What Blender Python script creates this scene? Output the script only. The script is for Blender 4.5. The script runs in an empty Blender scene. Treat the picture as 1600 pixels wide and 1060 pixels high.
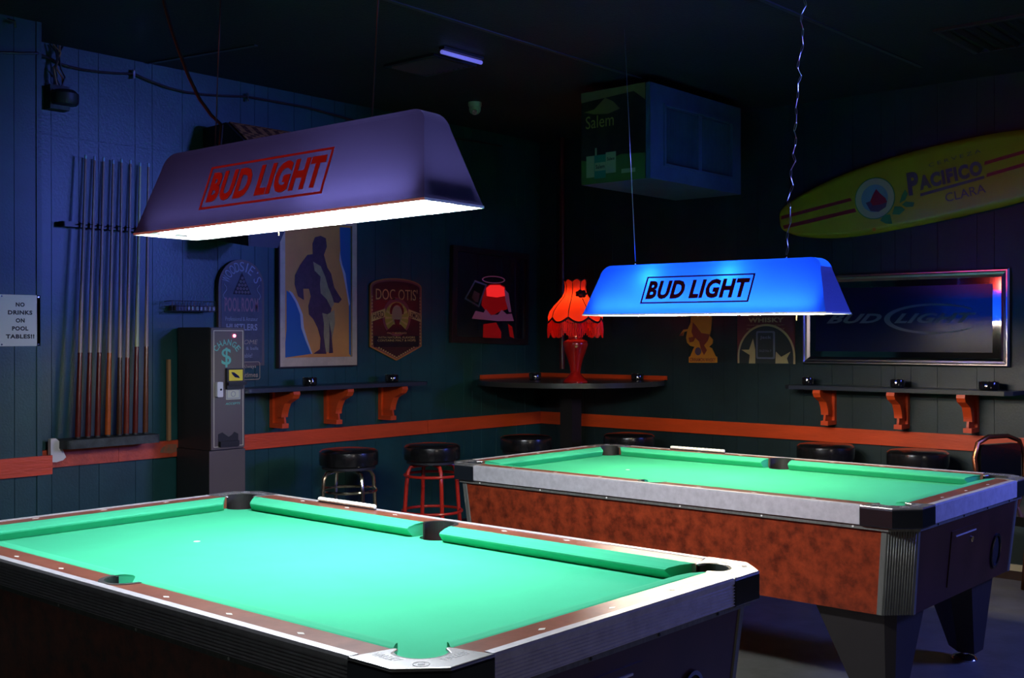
import bpy, bmesh, math, random
from mathutils import Vector, Matrix
random.seed(7)
SC = bpy.context.scene
COL = SC.collection
PI = math.pi
# ------------------------------------------------------------------ camera, world, lights, exposure
CAMZ = 1.4236
FOC = 1780.56
YAW, PITCH, ROLL = math.radians(48.94), math.radians(-0.14), math.radians(-0.044)
_f = Vector((math.sin(YAW)*math.cos(PITCH), math.cos(YAW)*math.cos(PITCH), math.sin(PITCH)))
_r = Vector((math.cos(YAW), -math.sin(YAW), 0))
_u = _r.cross(_f)
_r, _u = math.cos(ROLL)*_r + math.sin(ROLL)*_u, -math.sin(ROLL)*_r + math.cos(ROLL)*_u
cam = bpy.data.cameras.new('camera')
co = bpy.data.objects.new('camera', cam)
COL.objects.link(co)
cam.sensor_width = 36
cam.lens = FOC/1600*36
cam.clip_start = .02
co.matrix_world = Matrix.Translation((0, 0, CAMZ)) @ Matrix((_r, _u, -_f)).transposed().to_4x4()
SC.camera = co
SC.view_settings.view_transform = 'Standard'
SC.view_settings.look = 'None'
SC.view_settings.gamma = 1
SC.view_settings.exposure = 0
SC.view_settings.use_curve_mapping = False
SC.cycles.use_denoising = True
SC.cycles.max_bounces = 8
SC.cycles.sample_clamp_indirect = 4
SC.cycles.caustics_reflective = False
w = bpy.data.worlds.new('world')
SC.world = w
w.use_nodes = True
w.node_tree.nodes['Background'].inputs[0].default_value = (.25, .35, .8, 1)
w.node_tree.nodes['Background'].inputs[1].default_value = .004

def area(name, loc, target, size, sizey, color, power):
    l = bpy.data.lights.new(name, 'AREA')
    l.shape = 'RECTANGLE'
    l.size, l.size_y = size, sizey
    l.color = color
    l.energy = power
    o = bpy.data.objects.new(name, l)
    COL.objects.link(o)
    o.location = loc
    o.rotation_euler = (Vector(target)-Vector(loc)).to_track_quat('-Z', 'Y').to_euler()
    return o
# unseen blue and red neon of the bar, plus two added fill lights
n1 = area('unseen_blue_light', (6.45, -.7, 2.1), (4.9, 2.0, .8), 1.2, .5, (.13, .18, 1), 26)
n1.data.spread = math.radians(85)
n2 = area('unseen_blue_light', (5.4, -.6, 2.7), (3.75, 5.75, 2.15), .5, .2, (.13, .19, 1), 4.6)  # added beam that tints the upper left wall blue
n2.data.spread = math.radians(26)
area('added_fill_light', (1.2, -2.8, 1.7), (3, 3, .8), 1.2, .5, (1, .86, .78), 9)  # added neutral fill for the front table's end rail
n3 = area('red_neon_light', (-.6, 4.4, 2.0), (2.2, 2.9, 1.92), .5, .2, (1, .07, .05), 1.3)
n3.data.spread = math.radians(40)

def ray(px, py):
    return _f*FOC + _r*(px-800) + _u*(530-py)
CAMP = Vector((0, 0, CAMZ))
def onX(px, py, X):
    d = ray(px, py)
    return CAMP + d*(X/d.x)
def onY(px, py, Y):
    d = ray(px, py)
    return CAMP + d*(Y/d.y)
def onZ(px, py, Z):
    d = ray(px, py)
    return CAMP + d*((Z-CAMZ)/d.z)
def atD(px, py, D):
    return CAMP + ray(px, py)*(D/FOC)

YB, XR, ZC = 5.75, 6.94, 2.96      # far-left wall plane, right wall plane, ceiling height

# ------------------------------------------------------------------ materials
def mat(name, col, rough=.5, metal=0, var=0, vscale=8, col2=None, bump=0, bscale=60, emit=None, estr=0,
        stretch=(1, 1, 1), spec=.5, coat=0, trans=None, tmix=.5, ramp=(.35, .65)):
    m = bpy.data.materials.new(name)
    m.use_nodes = True
    nt = m.node_tree
    b = nt.nodes['Principled BSDF']
    out = nt.nodes['Material Output']
    c = (*col, 1) if len(col) == 3 else col
    b.inputs['Base Color'].default_value = c
    b.inputs['Roughness'].default_value = rough
    b.inputs['Metallic'].default_value = metal
    b.inputs['Specular IOR Level'].default_value = spec
    b.inputs['Coat Weight'].default_value = coat
    m.diffuse_color = c
    if var or bump:
        tc = nt.nodes.new('ShaderNodeTexCoord')
        mp = nt.nodes.new('ShaderNodeMapping')
        mp.inputs['Scale'].default_value = stretch
        nt.links.new(tc.outputs['Object'], mp.inputs[0])
    if var:
        n = nt.nodes.new('ShaderNodeTexNoise')
        n.inputs['Scale'].default_value = vscale
        n.inputs['Detail'].default_value = 6
        n.inputs['Roughness'].default_value = .65
        nt.links.new(mp.outputs[0], n.inputs['Vector'])
        r = nt.nodes.new('ShaderNodeValToRGB')
        r.color_ramp.elements[0].position = ramp[0]
        r.color_ramp.elements[1].position = ramp[1]
        if col2 is None:
            col2 = tuple(x*(1-var) for x in col)
        r.color_ramp.elements[0].color = (*col2, 1)
        r.color_ramp.elements[1].color = c
        nt.links.new(n.outputs[0], r.inputs[0])
        nt.links.new(r.outputs[0], b.inputs['Base Color'])
    if bump:
        n2 = nt.nodes.new('ShaderNodeTexNoise')
        n2.inputs['Scale'].default_value = bscale
        n2.inputs['Detail'].default_value = 3
        nt.links.new(mp.outputs[0], n2.inputs['Vector'])
        bp = nt.nodes.new('ShaderNodeBump')
        bp.inputs['Strength'].default_value = bump
        bp.inputs['Distance'].default_value = .01
        nt.links.new(n2.outputs[0], bp.inputs['Height'])
        nt.links.new(bp.outputs[0], b.inputs['Normal'])
    if emit:
        b.inputs['Emission Color'].default_value = (*emit, 1)
        b.inputs['Emission Strength'].default_value = estr
    if trans:
        t = nt.nodes.new('ShaderNodeBsdfTranslucent')
        t.inputs[0].default_value = (*trans, 1)
        mx = nt.nodes.new('ShaderNodeMixShader')
        mx.inputs[0].default_value = tmix
        nt.links.new(b.outputs[0], mx.inputs[1])
        nt.links.new(t.outputs[0], mx.inputs[2])
        nt.links.new(mx.outputs[0], out.inputs[0])
    return m

def shade_mat(name, outer, inner, trans, tmix, rough=.3):
    """blue translucent lamp plastic outside, white coating inside"""
    m = mat(name, outer, rough, trans=trans, tmix=tmix)
    nt = m.node_tree
    b = nt.nodes['Principled BSDF']
    g = nt.nodes.new('ShaderNodeNewGeometry')
    d = nt.nodes.new('ShaderNodeBsdfDiffuse')
    d.inputs[0].default_value = (*inner, 1)
    m1 = nt.nodes.new('ShaderNodeMixShader')
    nt.links.new(g.outputs['Backfacing'], m1.inputs[0])
    nt.links.new(b.outputs[0], m1.inputs[1])
    nt.links.new(d.outputs[0], m1.inputs[2])
    mx = [n for n in nt.nodes if n.type == 'MIX_SHADER' and n != m1][0]
    nt.links.new(m1.outputs[0], mx.inputs[1])
    return m

M = {}
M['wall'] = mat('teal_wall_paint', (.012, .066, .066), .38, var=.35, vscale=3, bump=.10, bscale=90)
M['wallr'] = mat('shade_darkened_wall_paint', (.010, .028, .032), .42, var=.4, vscale=3, bump=.10, bscale=90)  # same wall paint, darkened to put the right wall's shade into its colour
M['ceil'] = mat('dark_ceiling_paint', (.010, .010, .014), .6, bump=.3, bscale=90)
M['floor'] = mat('dark_floor_vinyl', (.17, .17, .155), .42, var=.35, vscale=5, bump=.1, bscale=30)
M['trim'] = mat('orange_red_trim_paint', (.72, .075, .012), .4, var=.25, vscale=5, bump=.15, stretch=(.3, .3, 2))
M['redlitpipe'] = mat('red_lit_dark_pipe', (.10, .012, .012), .25)  # dark pipe with the red light on it put into its colour
M['trimworn'] = mat('worn_red_trim_paint', (.62, .085, .03), .45, var=.5, vscale=9, col2=(.40, .05, .018), bump=.2)
M['chip'] = mat('chipped_green_paint', (.05, .12, .08), .6, var=.5, vscale=20, col2=(.45, .08, .03))
M['cloth'] = mat('green_felt', (.055, .48, .26), .9, var=.06, vscale=4, spec=.1, bump=.05, bscale=500)
M['lam'] = mat('red_walnut_laminate', (.26, .085, .05), .3, var=.5, vscale=14, col2=(.17, .050, .028), stretch=(1, 1, 1), bump=.02)
M['burl'] = mat('burl_laminate', (.32, .046, .014), .32, var=.8, vscale=19, col2=(.085, .012, .005), ramp=(.32, .66))
M['darkpanel'] = mat('dark_mahogany_panel', (.055, .018, .014), .35, var=.4, vscale=6)
M['alu'] = mat('brushed_aluminium', (.72, .71, .76), .34, .35, bump=.02, bscale=200, var=.2, vscale=30)
M['alud'] = mat('dull_grey_aluminium', (.20, .21, .19), .42, .4, var=.3, vscale=15, stretch=(6, 6, .3))
M['cast'] = mat('polished_cast_metal', (.72, .72, .72), .26, .85, var=.25, vscale=20)
M['castdark'] = mat('dark_chrome_casting', (.10, .11, .14), .12, .9)
M['chrome'] = mat('chrome', (.8, .8, .8), .1, 1)
M['goldchrome'] = mat('worn_chrome_tube', (.75, .68, .52), .16, 1)
M['blackrub'] = mat('black_rubber', (.012, .012, .013), .55, bump=.1, bscale=150)
M['blackplastic'] = mat('black_plastic', (.012, .012, .014), .3)
M['blackmetal'] = mat('black_painted_metal', (.018, .018, .022), .4, bump=.05, bscale=80)
M['vinyl'] = mat('black_vinyl', (.008, .008, .009), .22, bump=.12, bscale=25, coat=.3)
M['redpaint'] = mat('glossy_red_paint', (.50, .022, .012), .28)
M['white'] = mat('white_plastic', (.75, .72, .70), .5)
M['pearl'] = mat('pearl_inlay', (.85, .85, .80), .3)
M['black'] = mat('flat_black', (.006, .006, .007), .6)
M['leg'] = mat('black_table_leg', (.018, .014, .014), .5, bump=.05, bscale=60)
M['camplate'] = mat('pale_steel_plate', (.6, .6, .62), .35)
M['paper'] = mat('white_paper', (.62, .62, .62), .6)
M['ink'] = mat('black_ink', (.02, .02, .025), .6)
M['wire'] = mat('dark_wire', (.03, .015, .015), .35)
M['steelwire'] = mat('steel_wire', (.5, .5, .55), .3, 1)
M['cueA'] = mat('maple_cue_shaft', (.42, .27, .20), .35, var=.3, vscale=6, stretch=(1, 1, .2))
M['cueB'] = mat('yellowed_cue_shaft', (.45, .45, .20), .35)
M['cueTip'] = mat('blue_cue_tip', (.30, .45, .50), .5)
for n_, c_ in (('dkred', (.13, .014, .010)), ('orange', (.48, .095, .015)), ('dkbrown', (.075, .028, .014)),
               ('redbrown', (.20, .026, .014)), ('brown', (.15, .045, .018))):
    M['butt_'+n_] = mat('cue_butt_'+n_, c_, .2, var=.3, vscale=10, coat=.4)
M['rackwood'] = mat('worn_dark_green_wood', (.055, .07, .07), .7, var=.6, vscale=18, bump=.3)
M['stickwood'] = mat('bare_wood', (.32, .17, .08), .5)
M['navy'] = mat('navy_print', (.006, .010, .055), .2)
M['shelf'] = mat('dark_shelf_laminate', (.025, .03, .045), .3)
M['tabletop'] = mat('black_bar_tabletop', (.03, .03, .029), .25)
M['machine'] = mat('dark_machine_enamel', (.018, .018, .020), .5, bump=.05, bscale=100)
M['machinefront'] = mat('brown_grey_machine_face', (.095, .075, .066), .38, bump=.05, bscale=150)
M['cream'] = mat('cream_line', (.55, .50, .36), .5)
M['mint'] = mat('mint_green_print', (.10, .42, .33), .5)
M['yellow'] = mat('yellow_sticker', (.75, .60, .02), .4)
M['bill'] = mat('banknote_print', (.48, .50, .36), .6)
M['led'] = mat('red_indicator', (.8, .03, .05), .3, emit=(1, .12, .2), estr=9)
M['signboard'] = mat('slate_sign_board', (.06, .062, .075), .5, var=.4, vscale=10)
M['signrim'] = mat('brown_sign_rim', (.10, .065, .05), .5)
M['greylet'] = mat('grey_lettering', (.24, .25, .28), .5)
M['pinklet'] = mat('dull_red_lettering', (.25, .11, .11), .5)
M['tanlet'] = mat('tan_lettering', (.36, .27, .16), .5)
M['pframe'] = mat('pale_worn_wood_frame', (.58, .42, .26), .5, var=.2, vscale=12)
M['porange'] = mat('poster_orange', (.70, .27, .05), .35, var=.15, vscale=5)
M['pblue'] = mat('poster_blue', (.02, .10, .26), .35)
M['pdark'] = mat('poster_dark_ink', (.08, .03, .04), .35, var=.4, vscale=25)
M['ptan'] = mat('poster_tan', (.40, .28, .11), .35, var=.3, vscale=20)
M['ppale'] = mat('poster_pale_edge', (.45, .42, .42), .35)
M['otis'] = mat('dark_maroon_tin', (.055, .016, .014), .25)
M['otisor'] = mat('orange_tin_print', (.45, .16, .03), .3)
M['otisgold'] = mat('gold_tin_print', (.52, .34, .09), .3)
M['otisyel'] = mat('yellow_tin_print', (.34, .27, .02), .3)
M['otisskin'] = mat('sepia_print', (.30, .22, .10), .3)
M['otisblk'] = mat('black_tin_print', (.015, .012, .012), .25)
M['glassdark'] = mat('dark_picture_glass', (.020, .015, .022), .06, coat=.5)
M['brownframe'] = mat('dark_brown_frame', (.035, .015, .015), .35)
M['surf'] = mat('yellow_surfboard', (.42, .34, .012), .36, var=.1, vscale=3)
M['surfred'] = mat('red_stripe', (.32, .02, .04), .3)
M['surfpur'] = mat('purple_grey_lettering', (.10, .07, .13), .3)
M['surfgreen'] = mat('green_leaf_print', (.02, .20, .07), .3)
M['surfcream'] = mat('cream_ring_print', (.45, .42, .28), .3)
M['surfblue'] = mat('pale_blue_print', (.16, .28, .38), .3)
M['surforange'] = mat('orange_dot_print', (.75, .25, .03), .3)
M['mirror'] = mat('mirror_glass', (.55, .55, .58), .05, 1)
M['silver'] = mat('silver_frame', (.55, .52, .55), .22, 1)
M['etch'] = mat('etched_grey_lettering', (.13, .15, .20), .5)
M['acbox'] = mat('blue_grey_sheet_metal', (.07, .12, .22), .4, var=.35, vscale=3)
M['acdark'] = mat('dark_filter', (.012, .014, .03), .5)
M['adblack'] = mat('dark_advert_print', (.030, .028, .018), .35, var=.6, vscale=7, col2=(.008, .008, .007))
M['adgreen'] = mat('green_advert_print', (.07, .15, .03), .35)
M['adcream'] = mat('cream_advert_print', (.34, .36, .20), .35)
M['adteal'] = mat('teal_advert_print', (.03, .22, .16), .35)
M['adyellow'] = mat('yellow_advert_print', (.33, .31, .07), .35)
M['adtan'] = mat('tan_advert_print', (.20, .15, .05), .35)
M['camwhite'] = mat('off_white_camera_dome', (.42, .44, .30), .4)
M['lens'] = mat('black_lens', (.005, .005, .006), .05)
M['spkdark'] = mat('dark_speaker_case', (.02, .015, .015), .5)
M['amber'] = mat('amber_print', (.62, .25, .03), .4)
M['rust'] = mat('rust_red_print', (.22, .04, .03), .4)
M['maroon'] = mat('maroon_tin_print', (.14, .03, .035), .4)
M['sand'] = mat('sand_tin_print', (.45, .36, .18), .4)
M['greygreen'] = mat('grey_green_print', (.03, .04, .042), .4)
M['lampred'] = mat('red_glazed_ceramic', (.35, .008, .006), .12, coat=.5)
M['shadered'] = mat('red_silk_shade', (.75, .02, .012), .6, trans=(1, .07, .02), tmix=.65)
M['shadeblk'] = mat('dark_lace_trim', (.03, .004, .004), .6)
M['fringe'] = mat('red_bead_fringe', (.95, .03, .015), .4, trans=(1, .08, .03), tmix=.6)
M['bulb'] = mat('warm_bulb', (1, 1, 1), .3, emit=(1, .55, .25), estr=30)
M['bulbhot'] = mat('white_bulb', (1, 1, 1), .3, emit=(.7, 1, 1), estr=260)
M['tubewhite'] = mat('fluorescent_tube_lit', (1, 1, 1), .3, emit=(.90, .95, 1), estr=135)
M['tubebright'] = mat('bright_tube_lit', (1, 1, 1), .3, emit=(.88, .93, 1), estr=420)
M['tubewarm'] = mat('warm_tube_lit', (1, 1, 1), .3, emit=(1, .86, .58), estr=115)
M['violet'] = mat('violet_bar_glow', (.2, .2, .5), .3, emit=(.22, .22, 1), estr=.55)  # ceiling bar's blue reflection given as emission
M['blueshadeA'] = shade_mat('dark_blue_lamp_shade', (.020, .016, .060), (.20, .20, .20), (.14, .12, .42), .009)
M['blueshadeB'] = shade_mat('bright_blue_lamp_shade', (.01, .05, .40), (.12, .12, .10), (.004, .050, .95), .30)
M['lampletA'] = mat('dull_red_raised_lettering', (.60, .09, .06), .35)
M['lampletB'] = mat('maroon_foil_lettering', (.12, .006, .03), .22, .5)
M['endmetal'] = mat('brushed_blue_end_cap', (.16, .22, .62), .35, .6, bump=.15, bscale=120)
M['brass'] = mat('brass_pull_chain', (.8, .55, .2), .3, .9)
M['camdome'] = M['camwhite']
M['copper'] = mat('brown_metal_tube', (.36, .13, .06), .25, .9)
M['glass'] = mat('smoked_glass', (.008, .008, .01), .06, spec=.6)

# ------------------------------------------------------------------ mesh builder
class MB:
    def __init__(s):
        s.v, s.f, s.fm, s.sm, s.mats, s.X = [], [], [], [], [], Matrix()
    def mi(s, m):
        if m not in s.mats: s.mats.append(m)
        return s.mats.index(m)
    def add(s, vs, fs, m, smooth=False):
        k = len(s.v); i = s.mi(m)
        s.v += [s.X @ Vector(p) for p in vs]
        for f in fs:
            s.f.append([k+j for j in f]); s.fm.append(i); s.sm.append(smooth)
        return s
    def box(s, a, b, m):
        x0, y0, z0 = a; x1, y1, z1 = b
        vs = [(x0,y0,z0),(x1,y0,z0),(x1,y1,z0),(x0,y1,z0),(x0,y0,z1),(x1,y0,z1),(x1,y1,z1),(x0,y1,z1)]
        return s.add(vs, [(3,2,1,0),(4,5,6,7),(0,1,5,4),(1,2,6,5),(2,3,7,6),(3,0,4,7)], m)
    def loft(s, loops, m, cap=True, smooth=False, closed=True):
        n = len(loops[0]); vs = [p for L in loops for p in L]; fs = []
        for k in range(len(loops)-1):
            for i in range(n if closed else n-1):
                j = (i+1) % n
                fs.append((k*n+i, k*n+j, (k+1)*n+j, (k+1)*n+i))
        s.add(vs, fs, m, smooth)
        if cap:
            s.add(loops[0], [tuple(range(n-1, -1, -1))], m)
            s.add(loops[-1], [tuple(range(n))], m)
        return s
    def prism(s, poly, z0, z1, m, mtop=None):
        if area2(poly) < 0: poly = poly[::-1]
        n = len(poly)
        s.loft([[(x, y, z0) for x, y in poly], [(x, y, z1) for x, y in poly]], m, cap=False)
        s.add([(x, y, z0) for x, y in poly], [tuple(range(n-1, -1, -1))], m)
        s.add([(x, y, z1) for x, y in poly], [tuple(range(n))], mtop or m)
        return s
    def flat(s, poly, z, m):
        if area2(poly) < 0: poly = poly[::-1]
        return s.add([(x, y, z) for x, y in poly], [tuple(range(len(poly)))], m)
    def ring(s, outer, inner, z0, z1, m):
        if area2(outer) < 0: outer = outer[::-1]
        if area2(inner) < 0: inner = inner[::-1]
        n = len(outer)
        L = lambda p, z: [(x, y, z) for x, y in p]
        s.loft([L(outer, z0), L(outer, z1), L(inner, z1), L(inner, z0), L(outer, z0)], m, cap=False)
        return s
    def tube(s, pts, r, m, n=8, caps=True, closed=False, smooth=True):
        pts = [Vector(p) for p in pts]
        rr = r if isinstance(r, (list, tuple)) else [r]*len(pts)
        loops = []; N = None
        for i, p in enumerate(pts):
            if closed: t = pts[(i+1) % len(pts)] - pts[i-1]
            else: t = pts[min(i+1, len(pts)-1)] - pts[max(i-1, 0)]
            t.normalize()
            if N is None:
                N = t.cross(Vector((0, 0, 1)))
                if N.length < .05: N = t.cross(Vector((0, 1, 0)))
            N = (N - t*N.dot(t)).normalized()
            B = t.cross(N)
            loops.append([p + (N*math.cos(a)+B*math.sin(a))*rr[i] for a in [2*PI*k/n for k in range(n)]])
        if closed: loops.append(loops[0])
        return s.loft(loops, m, cap=caps and not closed, smooth=smooth)
    def lathe(s, prof, m, c=(0, 0), n=32, smooth=True, caps=True):
        loops = [[(c[0]+r*math.cos(2*PI*k/n), c[1]+r*math.sin(2*PI*k/n), z) for k in range(n)] for r, z in prof]
        return s.loft(loops, m, cap=caps, smooth=smooth)
    def cyl(s, c, r, z0, z1, m, n=24):
        return s.lathe([(r, z0), (r, z1)], m, c, n)
    def text(s, t, x0, y0, x1, y1, z, m, bold=0, shear=0, ext=0, rot=0):
        vs, fs = text_geo(t, bold, shear, ext)
        if not vs: return s
        a0 = min(v[0] for v in vs); a1 = max(v[0] for v in vs)
        b0 = min(v[1] for v in vs); b1 = max(v[1] for v in vs)
        sx, sy = (x1-x0)/(a1-a0), (y1-y0)/(b1-b0)
        cx, cy = (x0+x1)/2, (y0+y1)/2
        out = []
        for v in vs:
            X, Y = x0+(v[0]-a0)*sx-cx, y0+(v[1]-b0)*sy-cy
            out.append((cx+X*math.cos(rot)-Y*math.sin(rot), cy+X*math.sin(rot)+Y*math.cos(rot), z+v[2]))
        return s.add(out, fs, m)
    def arc_text(s, t, cx, cy, R, a0, a1, w, h, z, m, bold=0, ext=0):
        """letters along an arc, angles from vertical, clockwise positive"""
        n = len(t)
        for i, ch in enumerate(t):
            if ch == ' ': continue
            a = a0+(a1-a0)*i/(n-1)
            x, y = cx+R*math.sin(a), cy+R*math.cos(a)
            ww = w*(.3 if ch in "I'1" else 1)
            if ch == "'":
                s.text(ch, x+.4*h*math.sin(a)-ww/2, y+.35*h*math.cos(a)-h*.12, x+.4*h*math.sin(a)+ww/2, y+.35*h*math.cos(a)+h*.12, z, m, 0, 0, ext, -a); continue
            s.text(ch, x-ww/2, y-h/2, x+ww/2, y+h/2, z, m, bold, 0, ext, -a)
        return s
    def build(s, name, parent=None, loc=None, sharp=35):
        me = bpy.data.meshes.new(name)
        me.from_pydata([tuple(v) for v in s.v], [], s.f)
        for m in s.mats: me.materials.append(m)
        me.polygons.foreach_set('material_index', s.fm)
        me.polygons.foreach_set('use_smooth', s.sm)
        me.update()
        bm = bmesh.new(); bm.from_mesh(me)
        bmesh.ops.remove_doubles(bm, verts=bm.verts, dist=1e-5)
        if any(s.sm):
            for e in bm.edges:
                if len(e.link_faces) == 2 and e.calc_face_angle(0) > math.radians(sharp): e.smooth = False
        bm.to_mesh(me); bm.free()
        o = bpy.data.objects.new(name, me)
        COL.objects.link(o)
        if parent: o.parent = parent
        if loc: o.location = loc
        return o

def area2(p):
    return sum(p[i-1][0]*p[i][1]-p[i][0]*p[i-1][1] for i in range(len(p)))
_tc = {}
def text_geo(t, bold, shear, ext):
    k = (t, bold, shear, ext)
    if k in _tc: return _tc[k]
    cu = bpy.data.curves.new('txt', 'FONT')
    cu.body = t; cu.size = 1; cu.offset = bold; cu.shear = shear; cu.resolution_u = 3
    cu.extrude = ext
    if bold: cu.space_character = 1+bold*2.4; cu.space_word = .75
    o = bpy.data.objects.new('txt', cu); COL.objects.link(o)
    dg = bpy.context.evaluated_depsgraph_get()
    me = bpy.data.meshes.new_from_object(o.evaluated_get(dg))
    vs = [tuple(v.co) for v in me.vertices]; fs = [tuple(p.vertices) for p in me.polygons]
    bpy.data.objects.remove(o); bpy.data.curves.remove(cu); bpy.data.meshes.remove(me)
    _tc[k] = (vs, fs)
    return vs, fs
def arc(cx, cy, r, a0, a1, n=16, ry=None):
    ry = ry or r
    return [(cx+r*math.cos(math.radians(a0+(a1-a0)*i/n)), cy+ry*math.sin(math.radians(a0+(a1-a0)*i/n))) for i in range(n+1)]
def rrect(x0, y0, x1, y1, r, n=5):
    return arc(x1-r, y0+r, r, -90, 0, n)+arc(x1-r, y1-r, r, 0, 90, n)+arc(x0+r, y1-r, r, 90, 180, n)+arc(x0+r, y0+r, r, 180, 270, n)
def rect(x0, y0, x1, y1): return [(x0, y0), (x1, y0), (x1, y1), (x0, y1)]
def frameM(o, right, up):
    r = Vector(right).normalized(); u = Vector(up).normalized(); n = r.cross(u)
    return Matrix.Translation(o) @ Matrix((r, u, n)).transposed().to_4x4()

def tag(o, label, cat, group=None, kind=None):
    o['label'] = label; o['category'] = cat
    if group: o['group'] = group
    if kind: o['kind'] = kind
    return o
def thing(name, label, cat, mtx=None, group=None):
    o = bpy.data.objects.new(name, None); COL.objects.link(o)
    o.empty_display_size = .1
    if mtx is not None:
        o.matrix_world = mtx if isinstance(mtx, Matrix) else Matrix.Translation(mtx)
    return tag(o, label, cat, group)
def struct(mb, name, label=None):
    o = mb.build(name); o['kind'] = 'structure'
    if label: o['label'] = label
    return o
def copy_tree(o, parent=None):
    c = o.copy(); COL.objects.link(c)
    if parent: c.parent = parent
    for ch in list(o.children): copy_tree(ch, c)
    return c
def LW(px, py, Y=YB-.005):
    """wall frame at a pixel of the far-left wall"""
    return onY(px, py, Y)
SIGNL = lambda p: frameM(p, (1, 0, 0), (0, 0, 1))     # hangs on the left wall, faces -Y
SIGNR = lambda p: frameM(p, (0, -1, 0), (0, 0, 1))    # hangs on the right wall, faces -X

# ------------------------------------------------------------------ the room
def grooved(mb, x0, x1, z0, z1, grooves, m):
    """panelling: profile in local x, extruded in local y (up), front at local z=0"""
    gs = sorted(g for g in grooves if x0+.01 < g < x1-.01)
    p = [(x0, 0)]
    for g in gs: p += [(g-.0028, 0), (g-.0014, -.003), (g+.0014, -.003), (g+.0028, 0)]
    p += [(x1, 0)]
    mb.loft([[(x, z0, y) for x, y in p], [(x, z1, y) for x, y in p]], m, cap=False, closed=False)
    mb.f[-(len(p)-1):] = [f[::-1] if False else f for f in mb.f[-(len(p)-1):]]
def groove_list(a, b, seed):
    r = random.Random(seed); pat = [.10, .165, .235, .10, .20, .14, .19, .09]
    out = []; x = a; i = seed
    while x < b:
        x += pat[i % 8]; i += 1; out.append(x)
    return out
mb = MB(); mb.X = frameM((0, YB, 0), (1, 0, 0), (0, 0, 1))
gl = [onY(px, 450, YB).x for px in (80, 123, 154, 211, 238, 285, 340, 376, 398)]
gl += groove_list(gl[-1], XR, 3)
grooved(mb, 1.2, XR, 0, 2.475, gl, M['wall']); grooved(mb, 1.2, XR, 2.481, ZC, gl, M['wall'])
mb.box((1.2, 2.475, -.02), (XR, 2.481, -.006), M['wall'])
mb.box((1.2, 0, -.12), (XR, ZC, -.012), M['wall'])
struct(mb, 'wall_back', 'dark teal grooved panel wall behind the cue rack and posters')
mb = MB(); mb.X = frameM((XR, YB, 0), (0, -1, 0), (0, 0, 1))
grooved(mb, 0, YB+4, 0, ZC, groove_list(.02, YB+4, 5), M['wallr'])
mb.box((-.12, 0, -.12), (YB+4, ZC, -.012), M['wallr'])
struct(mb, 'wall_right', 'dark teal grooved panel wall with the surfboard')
# section of wall standing forward at the far left
YL = 5.40
xl = onY(63, 500, YL).x
mb = MB(); mb.X = frameM((0, YL, 0), (1, 0, 0), (0, 0, 1))
grooved(mb, .8, xl, 0, ZC, [xl-.13-.17*i for i in range(9)], M['wall'])
mb.box((.8, 0, -(YB-YL)), (xl, ZC, -.012), M['wall'])
mb.box((xl-.02, 0, -.03), (xl+.006, ZC, .006), M['wall'])
struct(mb, 'wall_left', 'teal wall section standing forward, with the white notice')
mb = MB(); mb.box((-4, -4, -.1), (XR+.1, YB+.1, 0), M['floor']); struct(mb, 'floor', 'dark floor under the tables')
mb = MB(); mb.box((-4, -4, ZC), (XR+.1, YB+.1, ZC+.1), M['ceil']); 
struct(mb, 'ceiling', 'almost black ceiling')
mb = MB(); mb.box((-4.1, -4, 0), (-4, YB, ZC), M['wall']); struct(mb, 'wall_far')
mb = MB(); mb.box((-4, -4.1, 0), (XR, -4, ZC), M['wall']); struct(mb, 'wall_front')
# ceiling seams
def seam(pa, pb, n):
    a, b = onZ(*pa, ZC), onZ(*pb, ZC)
    d = (b-a).normalized(); s_ = Vector((-d.y, d.x, 0))*.012
    mb = MB(); q = [a-s_, b-s_, b+s_, a+s_]
    mb.prism([(p.x, p.y) for p in q], ZC-.006, ZC+.001, M['seam'])
    struct(mb, 'trim_%d' % n)
M['seam'] = mat('ceiling_batten', (.035, .035, .05), .35)
seam((560, -15), (1000, 122), 5); seam((1170, -10), (1440, 104), 6); seam((235, 98), (400, 70), 7)
# orange chair rails
def zat(px, py, Y=None, X=None): return (onY(px, py, Y) if Y else onX(px, py, X)).z
ZT, ZB = .83, .737
ZT, ZB = zat(600, 662.5, YB-.02), zat(600, 684, YB-.02)
xa = onY(78, 712, YL).x
x_s = onY(182, 700, YB).x; x_m = onY(665, 700, YB).x
mb = MB(); mb.box((xl+.01, YB-.022, ZB), (x_s-.001, YB-.001, ZT), M['trimworn'])
mb.box((x_s+.001, YB-.022, ZB), (3.70, YB-.001, ZT), M['trimworn'])
p = onY(262, 698, YB-.023)
mb.prism([(p.x-.05, ZB+.03), (p.x+.02, ZB+.02), (p.x+.06, ZB+.03), (p.x+.06, ZB+.07), (p.x, ZB+.075), (p.x-.04, ZB+.055)], 0, .001, M['chip'])
for i in range(12): mb.v[-1-i] = Vector((mb.v[-1-i].x, YB-.0225-mb.v[-1-i].z, mb.v[-1-i].y))
struct(mb, 'trim_1', 'worn red rail under the cue rack')
mb = MB(); mb.box((3.70, YB-.022, ZB), (x_m-.0015, YB-.001, ZT), M['trim']); mb.box((x_m+.0015, YB-.022, ZB), (XR-.001, YB-.001, ZT), M['trim'])
struct(mb, 'trim_2', 'orange rail along the left wall')
mb = MB(); mb.box((XR-.022, -3.9, ZB), (XR-.001, YB-.023, ZT), M['trim']); struct(mb, 'trim_3', 'orange rail along the right wall')
z1, z0 = zat(40, 715, YL-.02), zat(40, 745, YL-.02)
mb = MB(); mb.box((.9, YL-.026, z0), (xa, YL-.001, z1), M['trim']); struct(mb, 'trim_4', 'orange rail board on the forward wall section')
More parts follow.
